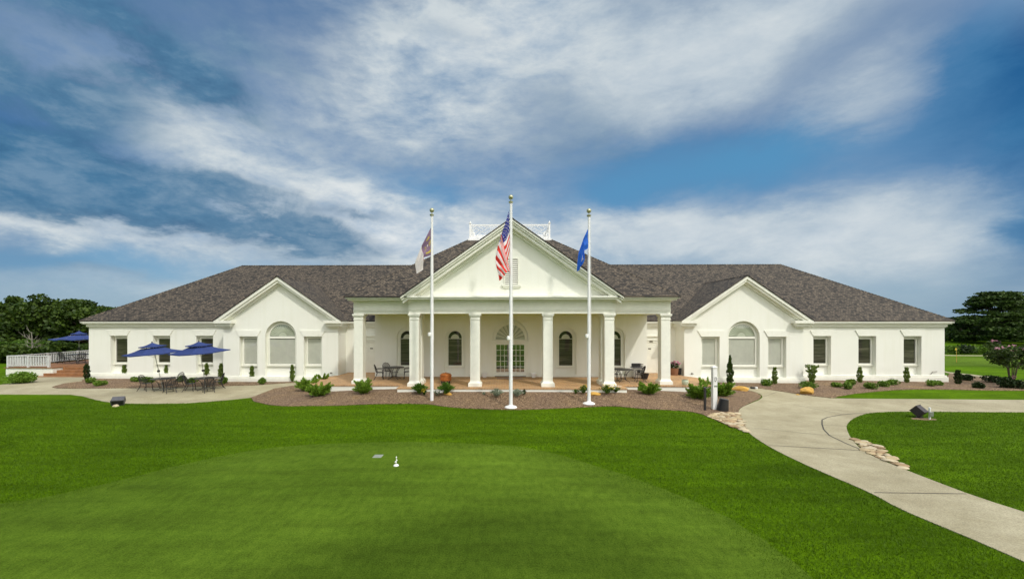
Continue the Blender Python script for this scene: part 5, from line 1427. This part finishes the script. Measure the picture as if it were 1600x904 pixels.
juniper(1132, 620, 1.75, 1.0, 'broad juniper just behind the white sign post', .2, 44)
juniper(1108, 613.5, 1.4, .95, 'juniper at the right corner of the porch, behind the other two', .3, 30)
def tuft(px, py, w, h, label, mat='leaf_grassy', n=420, flower=None, nf=0, name='grassy_plant'):
    x, y, z = gpt(px, py); z += .02
    t = empty(name, (x, y, z), label, 'plant', 'small plants along the front curb')
    f = rng.uniform(.2, 1, n); a = rng.uniform(0, 6.28, n); s = rng.uniform(.1, 1, n)
    P = np.stack([x + w/2*s*f*np.cos(a), y + w/2*s*f*np.sin(a), z + h*f*(1 - .45*s*f)], 1); D = np.stack([np.cos(a)*s*.8, np.sin(a)*s*.8, 1.1 - s * f], 1)
    leaves_mesh('foliage', P, .045 if flower is None or n > 300 else .05, M[mat], t, 4.0 if mat == 'leaf_grassy' else 1.7, dirs=D)
    if flower: 
        m = rng.uniform(0, 6.28, nf); r_ = rng.uniform(.1, 1, nf)
        leaves_mesh('bloom', np.stack([x + .1 * (nf > 20) + w*.42*r_*np.cos(m), y - .12 + w*.3*r_*np.sin(m), z + h*rng.uniform(.6, 1.0, nf)], 1), .065, M[flower], t, 1.1)
    return t
tuft(655.5, 616.5, .95, .62, 'strappy green clump at the left corner column of the porch', n=800)
tuft(697, 617.5, 1.05, .68, 'larger strappy green clump below the copper fire pit', n=900)
tuft(663, 618, .34, .36, 'small yellow flowered sprig right of the strappy clump', 'leaf_light', 120, 'petal_yellow', 18)
tuft(683.5, 618.8, .62, .36, 'low silvery plant with white flowers right of the left flagpole', 'leaf_silver', 200, 'petal_white', 60)
tuft(776, 621.5, .80, .52, 'round silver grey plant left of the middle flagpole', 'leaf_silver', 620)
tuft(808, 621, .78, .46, 'silver grey plant just right of the middle flagpole', 'leaf_silver', 520)
tuft(819, 618, .36, .34, 'dark sprig beside the silver plant right of the middle flagpole', 'leaf_dark', 140)
tuft(756, 617.5, .28, .2, 'tiny silver sprig on the mulch below the french doors', 'leaf_silver', 60)
tuft(912, 616.5, .66, .52, 'leafy plant with yellow flowers left of the right flagpole', 'leaf_light', 420, 'petal_yellow', 26)
tuft(900, 615.5, .42, .26, 'small green sprig left of the yellow flowered plant', 'leaf_light', 140)
tuft(948.5, 617.5, .90, .58, 'leafy plant with yellow flowers below the right corner column', 'leaf_light', 560, 'petal_yellow', 26)
tuft(962, 614.5, .6, .42, 'leafy sprig with white flowers below the right corner column', 'leaf_light', 220, 'petal_white', 20)

# ------------------------------------------------------------------ TREES
def tree(name, label, x, y, h, w, mat, z=None, trunk=.28, crown0=.22, nc=60, per=150, leaf=.28, flat=.62, group=None, cat='tree', layered=False, seed=1, blossom=None, bare=.0):
    global rng
    r0 = rng; rng = np.random.default_rng(seed); random.seed(seed)
    z = gz(x, y) if z is None else z
    t = empty(name, (x, y, z), label, cat, group)
    q = MB(); top = np.array([x + rng.normal() * .05 * h, y, z + h * .86])
    q.tube([(x, y, z - .4), (x + .02 * h, y, z + h * .25), tuple((np.array([x, y, z + h*.25]) + top) / 2), tuple(top)], [trunk, trunk * .78, trunk * .45, trunk * .1], 8)
    P = []
    for k in range(nc):
        if layered:
            f = rng.uniform(0, 1); el = f; rad = (1 - .72 * f ** 1.6) * rng.uniform(.35, 1)
            a = rng.uniform(0, 6.28); c = np.array([x + w/2*rad*math.cos(a), y + w/2*rad*math.sin(a), z + h*(crown0 + (1 - crown0)*f*.97)]); sx, sz = w * .15, h * .035
        else:
            d = rng.normal(size=3); d /= np.linalg.norm(d); rad = rng.uniform(.35, 1) ** .5; zc = z + h*(crown0 + 1) / 2; hz = h*(1 - crown0) / 2
            lump = 1 + .16 * math.sin(d[0]*4 + seed) * math.cos(d[2]*5 + seed*2)
            c = np.array([x + w/2*rad*d[0]*.86*lump, y + w/2*rad*d[1]*.86*lump, zc + hz*rad*d[2]*.90*lump]); sx = w * rng.uniform(.085, .15); sz = sx * flat
        b = np.array([x, y, z + h*min(.8, max(.18, (c[2] - z)/h*.62))])
        if rng.uniform() < .55: q.tube([tuple(b), tuple((b + c) / 2 + [0, 0, .04*h*(-1 if layered else 1)*.4]), tuple(c)], [trunk * .28, trunk * .16, trunk * .05], 5)
        P.append(c + ball(per, 1, .25) * [sx, sx, sz])
    P = np.concatenate(P)
    leaves_mesh('crown', P, leaf, M[mat], t, 1.5, flat=.45 if layered else .15)
    q.build('trunk', M['bark'], t, recalc=False)
    if blossom is not None:
        B = P[rng.uniform(size=len(P)) < .12]; up = B[B[:, 2] > z + h * .62]
        leaves_mesh('blossom', up, leaf * .9, M[blossom], t, 1.1)
    rng = r0; return t
def at(px, Y): return wpt(px, 500, Y)[0]
TG = 'trees behind the side deck'
TL = [
 (-20, 52, 470, 9.5, 'leaf_oak', 'dark oak cut by the left edge of the photo'),
 (22, 58, 464, 10.5, 'leaf_oak', 'dark oak second from the left edge, behind the deck shrub'),
 (64, 54, 461, 10.5, 'leaf_oak', 'tallest dark oak behind the deck, above the bare dead tree'),
 (104, 60, 466, 10.0, 'leaf_oak', 'dark oak behind the deck umbrella'),
 (140, 56, 468, 10.0, 'leaf_oak', 'dark oak nearest the building, behind its left corner'),
 (182, 62, 474, 11.0, 'leaf_oak', 'dark oak mostly hidden behind the left end of the roof'),
 (-75, 62, 466, 12.0, 'leaf_oak', 'dark oak just outside the left edge of the photo'),
 (-175, 60, 468, 12.0, 'leaf_oak', 'dark oak well outside the left edge of the photo'), (-290, 58, 466, 12.5, 'leaf_oak', 'dark oak far outside the left edge of the photo'), (-430, 56, 468, 12.5, 'leaf_oak', 'dark oak farthest outside the left edge of the photo')]
for i, (px, Y, top, w, mat, lb) in enumerate(TL):
    X = at(px, Y); zt = HC + (YH - top) * (Y - X * ST) / F; z = gz(X, Y)
    tree('oak_tree', lb, X, Y, zt - z, w, mat, z, .38, .12, 88, 190, .30, .60, TG, seed=31 + i)
LW = [(5, 46, 545, 5.5, 'mid green bushy small tree at the left edge below the oaks'), (78, 45, 540, 6.0, 'light green bushy small tree left of the deck umbrella'), (36, 50, 528, 5.0, 'small light tree between the two left oaks'), (128, 47, 545, 5.0, 'small bushy tree behind the deck balustrade'), (-45, 47, 540, 6, 'bushy small tree outside the left edge'), (105, 43, 556, 4.5, 'low bushy tree right behind the balustrade of the deck'), (18, 42.5, 560, 4.5, 'low bushy tree at the left lawn edge'), (60, 43.5, 563, 4.5, 'low bushy tree under the bare dead tree')]
for i, (px, Y, top, w, lb) in enumerate(LW):
    X = at(px, Y); zt = HC + (YH - top) * (Y - X * ST) / F; z = gz(X, Y)
    tree('bushy_tree', lb, X, Y, max(2.0, zt - z), w, 'leaf_light' if i in (1, 2) else 'leaf_oak', z, .16, .02, 44, 150, .22, .6, 'bushy small trees behind the side deck', seed=61 + i)
# the bare tree
X, Y = at(50, 42), 42.0; z = gz(X, Y)
t = empty('dead_tree', (X, Y, z), 'bare bleached dead tree standing in front of the dark oaks', 'tree')
q = MB(); random.seed(5)
q.tube([(X, Y, z - .2), (X + .05, Y, z + 1.6), (X - .05, Y, z + 3.1)], [.10, .07, .04], 7); q.build('trunk', M['bark_dead'], t)
q = MB()
for k in range(13):
    h = random.uniform(1.0, 3.1); a = random.choice((0, math.pi)) + random.uniform(-.6, .6); l = random.uniform(.5, 1.3)
    p = Vector((X, Y, z + h)); e = p + Vector((math.cos(a) * l, math.sin(a) * l * .5, l * random.uniform(.2, .9))); m_ = (p + e) / 2 + Vector((0, 0, -.1))
    q.tube([p, m_, e], [.03, .02, .008], 5)
    for j in range(2): q.tube([m_, m_ + Vector((math.cos(a) * .3 + random.uniform(-.2, .2), .1, random.uniform(.25, .6)))], [.02, .008], 4)
q.build('limb', M['bark_dead'], t)
# right: big cedar, wood behind, flowering tree
X, Y = at(1558, 76), 76.0; zt = HC + (YH - 455) * (Y - X * ST) / F; z = gz(X, Y)
tree('cedar_tree', 'tall dark layered cedar beyond the right end of the building', X, Y, zt - z, 11.5, 'leaf_pine', z, .45, .10, 130, 170, .30, .3, 'cedars beyond the practice green', layered=True, seed=81)
X, Y = at(1622, 80), 80.0
tree('cedar_tree', 'dark layered cedar at the right edge of the photo', X, Y, 9.2, 11.0, 'leaf_pine', gz(X, Y), .4, .08, 110, 170, .30, .3, 'cedars beyond the practice green', layered=True, seed=82)
BG = [(1462, 96, 505, 9, 'leaf_oak'), (1488, 94, 506, 8, 'leaf_oak'), (1505, 90, 512, 7, 'leaf_light'), (1530, 97, 508, 9, 'leaf_oak'), (1570, 98, 500, 11, 'leaf_oak'), (1625, 98, 496, 12, 'leaf_oak'), (1680, 95, 490, 12, 'leaf_oak'), (1440, 99, 503, 9, 'leaf_oak'), (1740, 92, 480, 13, 'leaf_oak')]
BL = ['rounded tree just behind the right roof corner', 'rounded dark tree in the gap beside the right wall', 'lighter green tree in front of the far wood on the right', 'dark tree left of the tall cedar, behind it', 'dark tree directly behind the tall cedar', 'dark tree behind the cedar at the right edge', 'dark tree outside the right edge', 'dark tree hidden behind the right wing roof', 'dark tree far outside the right edge']
for i, (px, Y, top, w, mat) in enumerate(BG):
    X = at(px, Y); z = gz(X, Y); zt = HC + (YH - top) * (Y - X * ST) / F
    tree('broadleaf_tree', BL[i], X, Y, max(3.5, zt - z), w, mat, z, .3, .04, 50, 150, .34, .6, 'trees of the wood beyond the practice green', seed=91 + i)
BR = [(1478, 84, 528, 5, 'bright low bush at the wood edge by the building'), (1500, 83, 530, 6, 'bright bushy growth right of the wall gap'), (1522, 85, 530, 6, 'low bush below the tall cedar on the left')]
for i, (px, Y, top, w, lb) in enumerate(BR):
    X = at(px, Y); z = gz(X, Y); zt = HC + (YH - top) * (Y - X * ST) / F
    tree('bushy_tree', lb, X, Y, max(1.5, zt - z), w, 'leaf_light', z, .15, .02, 30, 120, .24, .6, 'bright bushes at the wood edge', seed=121 + i)
for i, (px, py, w, h, lb) in enumerate(((1490, 552.5, 2.2, 1.1, 'dark clipped shrub on the far bank nearest the building'), (1508, 552.8, 2.6, 1.25, 'dark shrub on the far bank, second from the building'), (1528, 553, 2.6, 1.2, 'dark shrub on the far bank, third from the building'), (1549, 553.2, 2.6, 1.2, 'dark shrub on the far bank below the cedar'), (1572, 553.5, 2.8, 1.2, 'dark shrub on the far bank behind the flowering tree'), (1597, 553.8, 2.8, 1.2, 'dark shrub on the far bank at the right edge'))):
    round_shrub(px, py, w, h, lb, 'leaf_dark' if i % 2 else 'leaf_boxwood', 500, .17, 'bank_shrub', 'shrubs on the far bank')
x, y, z = gpt(1581, 602)
random.seed(9); t = empty('flowering_tree', (x, y, z), 'small multi stemmed tree with pink blossom past the right end', 'tree')
q = MB(); cl = []
for k in range(7):
    a = k * .9 + .3; r1 = random.uniform(.25, .5); r2 = random.uniform(.7, 1.35); hh = random.uniform(2.0, 2.75)
    tip = (x + r2*math.cos(a), y + r2*math.sin(a)*.8, z + hh); q.tube([(x + .06*math.cos(a), y + .06*math.sin(a), z - .1), (x + r1*math.cos(a)*.7, y + r1*math.sin(a)*.7, z + 1.1), tip], [.035, .028, .012], 6)
    cl.append(np.array(tip)); cl.append(np.array([x + r2*.6*math.cos(a), y + r2*.6*math.sin(a), z + hh*random.uniform(.72, .95)])); cl.append(np.array([x + r2*1.05*math.cos(a), y + r2*.8*math.sin(a), z + hh*random.uniform(.62, .78)]))
q.build('trunk', M['bark'], t, smooth_=True)
leaves_mesh('crown', np.concatenate([c + ball(110, 1, .2) * [.46, .42, .32] for c in cl]), .11, M['leaf_oak'], t)
leaves_mesh('blossom', np.concatenate([c + np.array([0, -.1, .30]) + ball(11, 1, .2) * [.20, .18, .10] for c in cl if c[2] > z + 2.0]), .095, M['petal_pink'], t, 1.1)

for i, (X, Y, h, w, lb) in enumerate(((9, -6.5, 19, 10.5, 'unseen shade oak just behind the viewpoint, right of the middle'), (-15, 1.5, 18, 11, 'unseen shade oak left of the viewpoint, nearest the putting green'), (-27, 4, 17, 12, 'unseen shade oak left of the viewpoint, farther out on the lawn'), (33, 3, 18, 12, 'unseen shade oak right of the viewpoint beyond the path'), (-22, -4, 18, 12, 'unseen shade oak behind and left of the viewpoint'), (-37, 7, 16, 12, 'unseen shade oak at the far left of the viewpoint'), (25, -4, 19, 12, 'unseen shade oak behind and right of the viewpoint'), (43, 7, 16, 12, 'unseen shade oak at the far right of the viewpoint'))):  # oaks out of view, added and placed to shade the near lawn
    tree('oak_tree', lb, X, Y, h, w, 'leaf_oak', None, .35, .42, 60, 110, .45, .6, 'unseen oaks added to shade the near lawn', seed=141 + i)
for i, (X, Y, h, w) in enumerate(((-45, -52, 9, 13), (-27, -58, 10, 14), (-10, -55, 9, 13), (6, -60, 10.5, 14), (22, -56, 9.5, 13), (38, -52, 10, 14))):
    tree('broadleaf_tree', 'broad tree far behind the viewpoint, %s across the lawn' % ('first', 'second', 'third', 'fourth', 'fifth', 'sixth')[i], X, Y, h, w, 'leaf_oak', None, .35, .12, 36, 60, .7, .6, 'trees far behind the viewpoint', seed=161 + i)

# ------------------------------------------------------------------ GRASS BLADES on the rough
from bisect import bisect_left
def grass_blades():
    n = 420000
    yy = 5.5 + 16.5 * rng.uniform(0, 1, n) ** 1.25; xx = (rng.uniform(-1.32, 1.32, n)) * yy + .0
    keep = np.ones(n, bool)
    for poly in ZONES:
        px = np.array([p[0] for p in poly]); py = np.array([p[1] for p in poly])
        bx0, bx1, by0, by1 = px.min(), px.max(), py.min(), py.max()
        idx = np.where(keep & (xx > bx0) & (xx < bx1) & (yy > by0) & (yy < by1))[0]
        if not len(idx): continue
        ins = np.zeros(len(idx), bool); X, Y = xx[idx], yy[idx]; j = len(px) - 1
        for i in range(len(px)):
            if py[i] != py[j]:
                c = ((py[i] > Y) != (py[j] > Y)) & (X < (px[j] - px[i]) * (Y - py[i]) / (py[j] - py[i]) + px[i]); ins ^= c
            j = i
        if poly is ZONES[0]:
            X2, Y2 = X[ins], Y[ins]; dm = np.full(len(X2), 9.0)
            for qx, qy in zip(px, py): dm = np.minimum(dm, np.hypot(X2 - qx, Y2 - qy))
            ii = np.where(ins)[0]; ins[ii[rng.uniform(0, 1, len(ii)) < .85 * np.exp(-(dm / .55) ** 2)]] = False
        keep[idx[ins]] = False
    xx, yy = xx[keep], yy[keep]; n = len(xx)
    zz = np.array([gz(a, b) for a, b in zip(xx, yy)])
    a = rng.uniform(0, 6.28, n); h = rng.uniform(.022, .048, n); w = .0045 * (.6 + yy / 9)
    lean = rng.normal(size=(n, 2)) * .018
    B = np.stack([xx, yy, zz - .005], 1); s = np.stack([np.cos(a) * w, np.sin(a) * w, np.zeros(n)], 1); T = B + np.stack([lean[:, 0], lean[:, 1], h + .005], 1)
    V = np.stack([B - s, B + s, T], 1).reshape(-1, 3).astype(np.float32)
    me = bpy.data.meshes.new('grass'); me.vertices.add(3 * n); me.vertices.foreach_set('co', V.ravel()); me.loops.add(3 * n); me.loops.foreach_set('vertex_index', np.arange(3 * n, dtype=np.int32))
    me.polygons.add(n); me.polygons.foreach_set('loop_start', np.arange(0, 3 * n, 3, dtype=np.int32)); me.update(calc_edges=True); me.materials.append(M['blade'])
    o = bpy.data.objects.new('grass', me); COL.objects.link(o); tag(o, kind='stuff')
grass_blades()

# ------------------------------------------------------------------ SKY and SUN
SUN_EL, SUN_AZ = R(48), R(36)              # azimuth measured from straight behind the camera towards the right
sun_from = Vector((math.sin(SUN_AZ) * math.cos(SUN_EL), -math.cos(SUN_AZ) * math.cos(SUN_EL), math.sin(SUN_EL)))
ld = bpy.data.lights.new('sun', 'SUN'); ld.energy = 2.1; ld.angle = R(3.5); ld.color = (1.0, .955, .87)
lo = bpy.data.objects.new('sun', ld); COL.objects.link(lo); lo.rotation_euler = (-sun_from).to_track_quat('-Z', 'Y').to_euler(); lo.location = (20, -30, 40)
W_ = bpy.data.worlds.new('World'); SC.world = W_; W_.use_nodes = True
nt = W_.node_tree; bg = nt.nodes['Background']; bg.inputs['Strength'].default_value = .1
sky = N(nt, 'ShaderNodeTexSky'); sky.sky_type = 'NISHITA'; sky.sun_disc = False; sky.sun_elevation = SUN_EL
sky.sun_rotation = math.atan2(sun_from.x, sun_from.y); sky.air_density = 1.0; sky.dust_density = .6; sky.ozone_density = 2.0
gen = N(nt, 'ShaderNodeTexCoord').outputs['Generated']
nrm = N(nt, 'ShaderNodeVectorMath', operation='NORMALIZE'); L(nt, gen, nrm.inputs[0])
sep = N(nt, 'ShaderNodeSeparateXYZ'); L(nt, nrm.outputs[0], sep.inputs[0])
def mth(op, a, b=None, c=None, clamp=False):
    n = N(nt, 'ShaderNodeMath', operation=op); n.use_clamp = clamp
    for i, v in enumerate((a, b, c)):
        if v is None: continue
        if isinstance(v, (int, float)): n.inputs[i].default_value = v
        else: L(nt, v, n.inputs[i])
    return n.outputs[0]
# cloud plane coordinates: a high layer seen in perspective
zc = mth('MAXIMUM', sep.outputs['Z'], .0); zq = mth('ADD', zc, .22)
cx = mth('DIVIDE', sep.outputs['X'], zq); cy = mth('DIVIDE', sep.outputs['Y'], zq)
cp = N(nt, 'ShaderNodeCombineXYZ'); L(nt, cx, cp.inputs['X']); L(nt, cy, cp.inputs['Y'])
def fb(scale, detail, rough, dist, off=(0, 0, 0), stretch=(1, 1, 1), rot=0):
    mp = N(nt, 'ShaderNodeMapping'); mp.inputs['Location'].default_value = off; mp.inputs['Scale'].default_value = stretch; mp.inputs['Rotation'].default_value = (0, 0, rot); L(nt, cp.outputs[0], mp.inputs['Vector'])
    n = N(nt, 'ShaderNodeTexNoise'); n.inputs['Scale'].default_value = scale; n.inputs['Detail'].default_value = detail; n.inputs['Roughness'].default_value = rough; n.inputs['Distortion'].default_value = dist
    L(nt, mp.outputs[0], n.inputs['Vector']); return n
big = fb(.55, 9, .58, .6, (3.1, 1.7, 0), (1, .8, 1), .5); med = fb(1.7, 10, .62, .5, (7, 2, 0), (1, .7, 1), .55); fin = fb(5, 9, .66, .8, (1, 9, 0), (1, .45, 1), .6)
dv = N(nt, 'ShaderNodeVectorMath', operation='MULTIPLY'); L(nt, nrm.outputs[0], dv.inputs[0]); dv.inputs[1].default_value = (1, 1, 1.6)
def fd_(scale, detail, rough, dist=0, off=(0, 0, 0), sc=(1, 1, 1), rot=(0, 0, 0)):
    mp = N(nt, 'ShaderNodeMapping'); mp.inputs['Location'].default_value = off; mp.inputs['Scale'].default_value = sc; mp.inputs['Rotation'].default_value = rot; L(nt, dv.outputs[0], mp.inputs['Vector'])
    n = N(nt, 'ShaderNodeTexNoise'); n.inputs['Scale'].default_value = scale; n.inputs['Detail'].default_value = detail; n.inputs['Roughness'].default_value = rough; n.inputs['Distortion'].default_value = dist
    L(nt, mp.outputs[0], n.inputs['Vector']); return n
dbig = fd_(2.2, 8, .6, .3, (4, 1, 2), (1, 1, 1.1), (0, R(18), 0)); dmed = fd_(6.5, 9, .62, .25, (1, 5, 3), (.8, 1, 1.2), (0, R(20), 0)); dfin = fd_(17, 7, .64, .2, (9, 2, 6), (.7, 1, 1.25), (0, R(22), 0))
# warp of the direction so that the cloud masses have ragged edges
wv = N(nt, 'ShaderNodeVectorMath', operation='SUBTRACT'); L(nt, dmed.outputs['Color'], wv.inputs[0]); wv.inputs[1].default_value = (.5, .5, .5)
wv2 = N(nt, 'ShaderNodeVectorMath', operation='SUBTRACT'); L(nt, dbig.outputs['Color'], wv2.inputs[0]); wv2.inputs[1].default_value = (.5, .5, .5)
wa = N(nt, 'ShaderNodeVectorMath', operation='MULTIPLY_ADD'); L(nt, wv.outputs[0], wa.inputs[0]); wa.inputs[1].default_value = (.15, .15, .09); L(nt, nrm.outputs[0], wa.inputs[2])
wb = N(nt, 'ShaderNodeVectorMath', operation='MULTIPLY_ADD'); L(nt, wv2.outputs[0], wb.inputs[0]); wb.inputs[1].default_value = (.15, .15, .09); L(nt, wa.outputs[0], wb.inputs[2])
DIRV = wb.outputs[0]
def sdir(px, py):
    u, v = (px - XC) / F, (YH - py) / F
    d = Vector((u * CT - ST, u * ST + CT, v)); return d.normalized()
def blob(px, py, sx, sy, amp, ang=0):
    """soft patch of the sky dome round one direction; sizes in photo pixels, ang turns it"""
    c = sdir(px, py); c1 = sdir(px + 10 * math.cos(ang), py - 10 * math.sin(ang)) - c; c2 = sdir(px + 10 * math.sin(ang), py + 10 * math.cos(ang)) - c
    a = c1 / c1.length * (10 / c1.length) / sx / 1.0; b = c2 / c2.length * (10 / c2.length) / sy
    # c1.length is the angle that 10 px subtend there
    d1 = N(nt, 'ShaderNodeVectorMath', operation='DOT_PRODUCT'); L(nt, DIRV, d1.inputs[0]); d1.inputs[1].default_value = a
    d2 = N(nt, 'ShaderNodeVectorMath', operation='DOT_PRODUCT'); L(nt, DIRV, d2.inputs[0]); d2.inputs[1].default_value = b
    p = mth('ADD', d1.outputs['Value'], -c.dot(a)); q = mth('ADD', d2.outputs['Value'], -c.dot(b))
    r2 = mth('MULTIPLY_ADD', p, p, mth('MULTIPLY', q, q))
    front = mth('GREATER_THAN', sep.outputs['Y'], -.1)
    return mth('MULTIPLY', mth('MULTIPLY', mth('POWER', 2.718, mth('MULTIPLY', r2, -1)), amp), front)
def addup(l):
    s = l[0]
    for x_ in l[1:]: s = mth('ADD', s, x_)
    return s
A = R
LIGHT = [(680, 130, 170, 110, .85), (880, 40, 170, 90, .7), (1080, 90, 220, 90, .95, R(20)), (1340, 170, 300, 60, .75, R(24)), (330, 215, 300, 60, .5, R(-22)), (60, 345, 300, 26, .95), (300, 372, 200, 26, .7), (560, 318, 190, 46, 1.35, R(-6)), (650, 385, 190, 40, 1.2), (430, 335, 120, 20, .7), (1060, 375, 360, 45, .95, R(-5)), (1380, 320, 260, 60, .65, R(10)), (560, 200, 240, 70, .5), (1250, 40, 180, 60, .6, R(25)), (1400, 400, 300, 60, .5), (300, 440, 400, 40, .42), (720, 30, 160, 60, .5), (850, 330, 200, 60, .5)]
DARK = [(20, 170, 150, 130, 1.15), (150, 30, 320, 70, 1.15, R(-12)), (400, 60, 190, 50, .75, R(-20)), (150, 130, 120, 50, .6), (180, 318, 220, 34, 1.7, R(-8)), (420, 298, 130, 22, .85), (478, 372, 120, 34, 1.9, R(-6)), (300, 300, 200, 24, .9, R(-8)), (360, 155, 160, 26, .5, R(-30)), (760, 240, 170, 40, .42), (870, 150, 110, 80, .42), (40, 275, 220, 40, 1.0), (250, 120, 80, 30, .45), (690, 40, 110, 40, .5), (110, 425, 260, 20, .6), (580, 327, 70, 10, .7), (560, 255, 160, 26, .35), (960, 210, 120, 60, .35), (200, 190, 120, 30, .4, R(-20))]
BLUE = [(670, 300, 110, 42, .85), (1080, 268, 210, 58, .9, R(-8)), (1250, 235, 140, 34, .55), (1600, 60, 110, 140, 1.1), (1600, 200, 60, 60, 1.0), (1590, 350, 90, 60, .8), (30, 232, 120, 26, .5), (180, 288, 150, 16, .55), (120, 405, 260, 16, .7), (940, 310, 90, 40, .6), (960, 400, 120, 16, .3)]
EDGE = [(1660, 60, 150, 160, 1.0), (1680, 260, 130, 200, .8), (-60, 220, 140, 200, .7)]
lt = addup([blob(*b) for b in LIGHT]); dk_ = addup([blob(*b) for b in DARK]); bl_ = addup([blob(*b) for b in BLUE]); ed_ = addup([blob(*b) for b in EDGE])
# generic cover for the rest of the dome
cov = mth('MULTIPLY_ADD', dbig.outputs['Fac'], 1.6, -.55)
tex = mth('ADD', mth('MULTIPLY_ADD', dmed.outputs['Fac'], 1.0, mth('MULTIPLY_ADD', dfin.outputs['Fac'], .40, .08)), mth('MULTIPLY_ADD', med.outputs['Fac'], 1.0, -.5))      # about 1.0 in the mean
lf = mth('ADD', mth('MULTIPLY', lt, mth('MULTIPLY_ADD', tex, 1.0, .25)), mth('MULTIPLY_ADD', cov, .35, .10))
lf = mth('SUBTRACT', mth('SUBTRACT', lf, mth('MULTIPLY', bl_, .75)), mth('MULTIPLY', ed_, .55))
lfac = N(nt, 'ShaderNodeMapRange', interpolation_type='SMOOTHSTEP'); L(nt, lf, lfac.inputs['Value']); lfac.inputs['From Min'].default_value = -.10; lfac.inputs['From Max'].default_value = 1.30
df = mth('MULTIPLY', dk_, mth('MULTIPLY_ADD', tex, 2.3, -1.2))
dfac = N(nt, 'ShaderNodeMapRange', interpolation_type='SMOOTHSTEP'); L(nt, df, dfac.inputs['Value']); dfac.inputs['From Min'].default_value = .10; dfac.inputs['From Max'].default_value = .95
SK = dict(blue=(.07, .25, .54), low=(.28, .45, .60), light=(.60, .68, .74), bright=(.96, .97, .97), dark=(.065, .160, .32))
def bgc(c): return tuple(x_ * 10 for x_ in c)
# the clear sky: the sky texture, deepened by the photograph's polarised blue
skc = mixc(nt, .35, sky.outputs['Color'], bgc(SK['blue']))
hz = N(nt, 'ShaderNodeMapRange'); L(nt, sep.outputs['Z'], hz.inputs['Value']); hz.inputs['From Min'].default_value = 0; hz.inputs['From Max'].default_value = .24; hz.inputs['To Min'].default_value = .75; hz.inputs['To Max'].default_value = 0
skc = mixc(nt, hz.outputs['Result'], skc, bgc(SK['low']))
dpb = mth('MULTIPLY', bl_, .55, None, True)
skc = mixc(nt, dpb, skc, bgc((.09, .35, .61))); skc = mixc(nt, mth('MULTIPLY', ed_, .9, None, True), skc, bgc((.018, .12, .31)))
brr = mth('MULTIPLY_ADD', mth('MULTIPLY', lt, tex), .55, -.25, True)
cc = mixc(nt, brr, bgc(SK['light']), bgc(SK['bright']))
shx = mth('MULTIPLY_ADD', dfin.outputs['Fac'], .45, mth('MULTIPLY', dmed.outputs['Fac'], .55)); shx0 = shx; smr = N(nt, 'ShaderNodeMapRange', interpolation_type='SMOOTHSTEP'); L(nt, sep.outputs['X'], smr.inputs['Value']); smr.inputs['From Min'].default_value = .0; smr.inputs['From Max'].default_value = .35; smr.inputs['To Max'].default_value = .72
shx = mth('ADD', shx, mth('MULTIPLY', smr.outputs['Result'], mth('SUBTRACT', .53, shx))); shade = ramp(nt, shx, [(.37, (.54, .66, .80)), (.60, (1.08, 1.07, 1.03))]); cc = mixc(nt, 1.0, cc, shade.outputs['Color'], 'MULTIPLY')
f1 = mixc(nt, mth('MULTIPLY', lfac.outputs['Result'], .92), skc, cc)
dkr = ramp(nt, shx0, [(.38, (.036, .13, .26)), (.50, (.075, .205, .355)), (.62, (.18, .31, .45))]); dkc = mixc(nt, 1.0, dkr.outputs['Color'], (10, 10, 10), 'MULTIPLY')
f2 = mixc(nt, mth('MULTIPLY', dfac.outputs['Result'], .90), f1, dkc)
# behind the camera, round the sun: unseen bright cloud added as soft front fill light
sd = N(nt, 'ShaderNodeVectorMath', operation='DOT_PRODUCT'); L(nt, nrm.outputs[0], sd.inputs[0]); sd.inputs[1].default_value = sun_from
bk = N(nt, 'ShaderNodeMapRange', interpolation_type='SMOOTHSTEP'); L(nt, sd.outputs['Value'], bk.inputs['Value']); bk.inputs['From Min'].default_value = .22; bk.inputs['From Max'].default_value = .72
bks = ramp(nt, big.outputs['Fac'], [(.3, (.75, .78, .84)), (.65, (1, 1, 1))]); bkc = mixc(nt, 1.0, bgc((2.35, 2.29, 2.15)), bks.outputs['Color'], 'MULTIPLY')
f3 = mixc(nt, bk.outputs['Result'], f2, bkc)
L(nt, f3, bg.inputs['Color'])

# ------------------------------------------------------------------ CAMERA and view
cam = bpy.data.cameras.new('camera'); co = bpy.data.objects.new('camera', cam); COL.objects.link(co); SC.camera = co
cam.sensor_width = 36; cam.lens = F / 1600 * 36; cam.shift_x = (800 - XC) / 1600; cam.shift_y = (YH - 452) / 1600
co.location = (0, 0, HC); co.rotation_euler = (R(90), 0, TH); cam.clip_start = .1; cam.clip_end = 4000
SC.render.engine = 'CYCLES'; SC.cycles.max_bounces = 10; SC.cycles.diffuse_bounces = 6; SC.cycles.transparent_max_bounces = 12; SC.cycles.caustics_reflective = False; SC.cycles.caustics_refractive = False
SC.cycles.use_denoising = True
SC.view_settings.view_transform = 'Standard'; SC.view_settings.look = 'None'; SC.view_settings.exposure = -.12; SC.view_settings.gamma = 1; SC.view_settings.use_curve_mapping = False
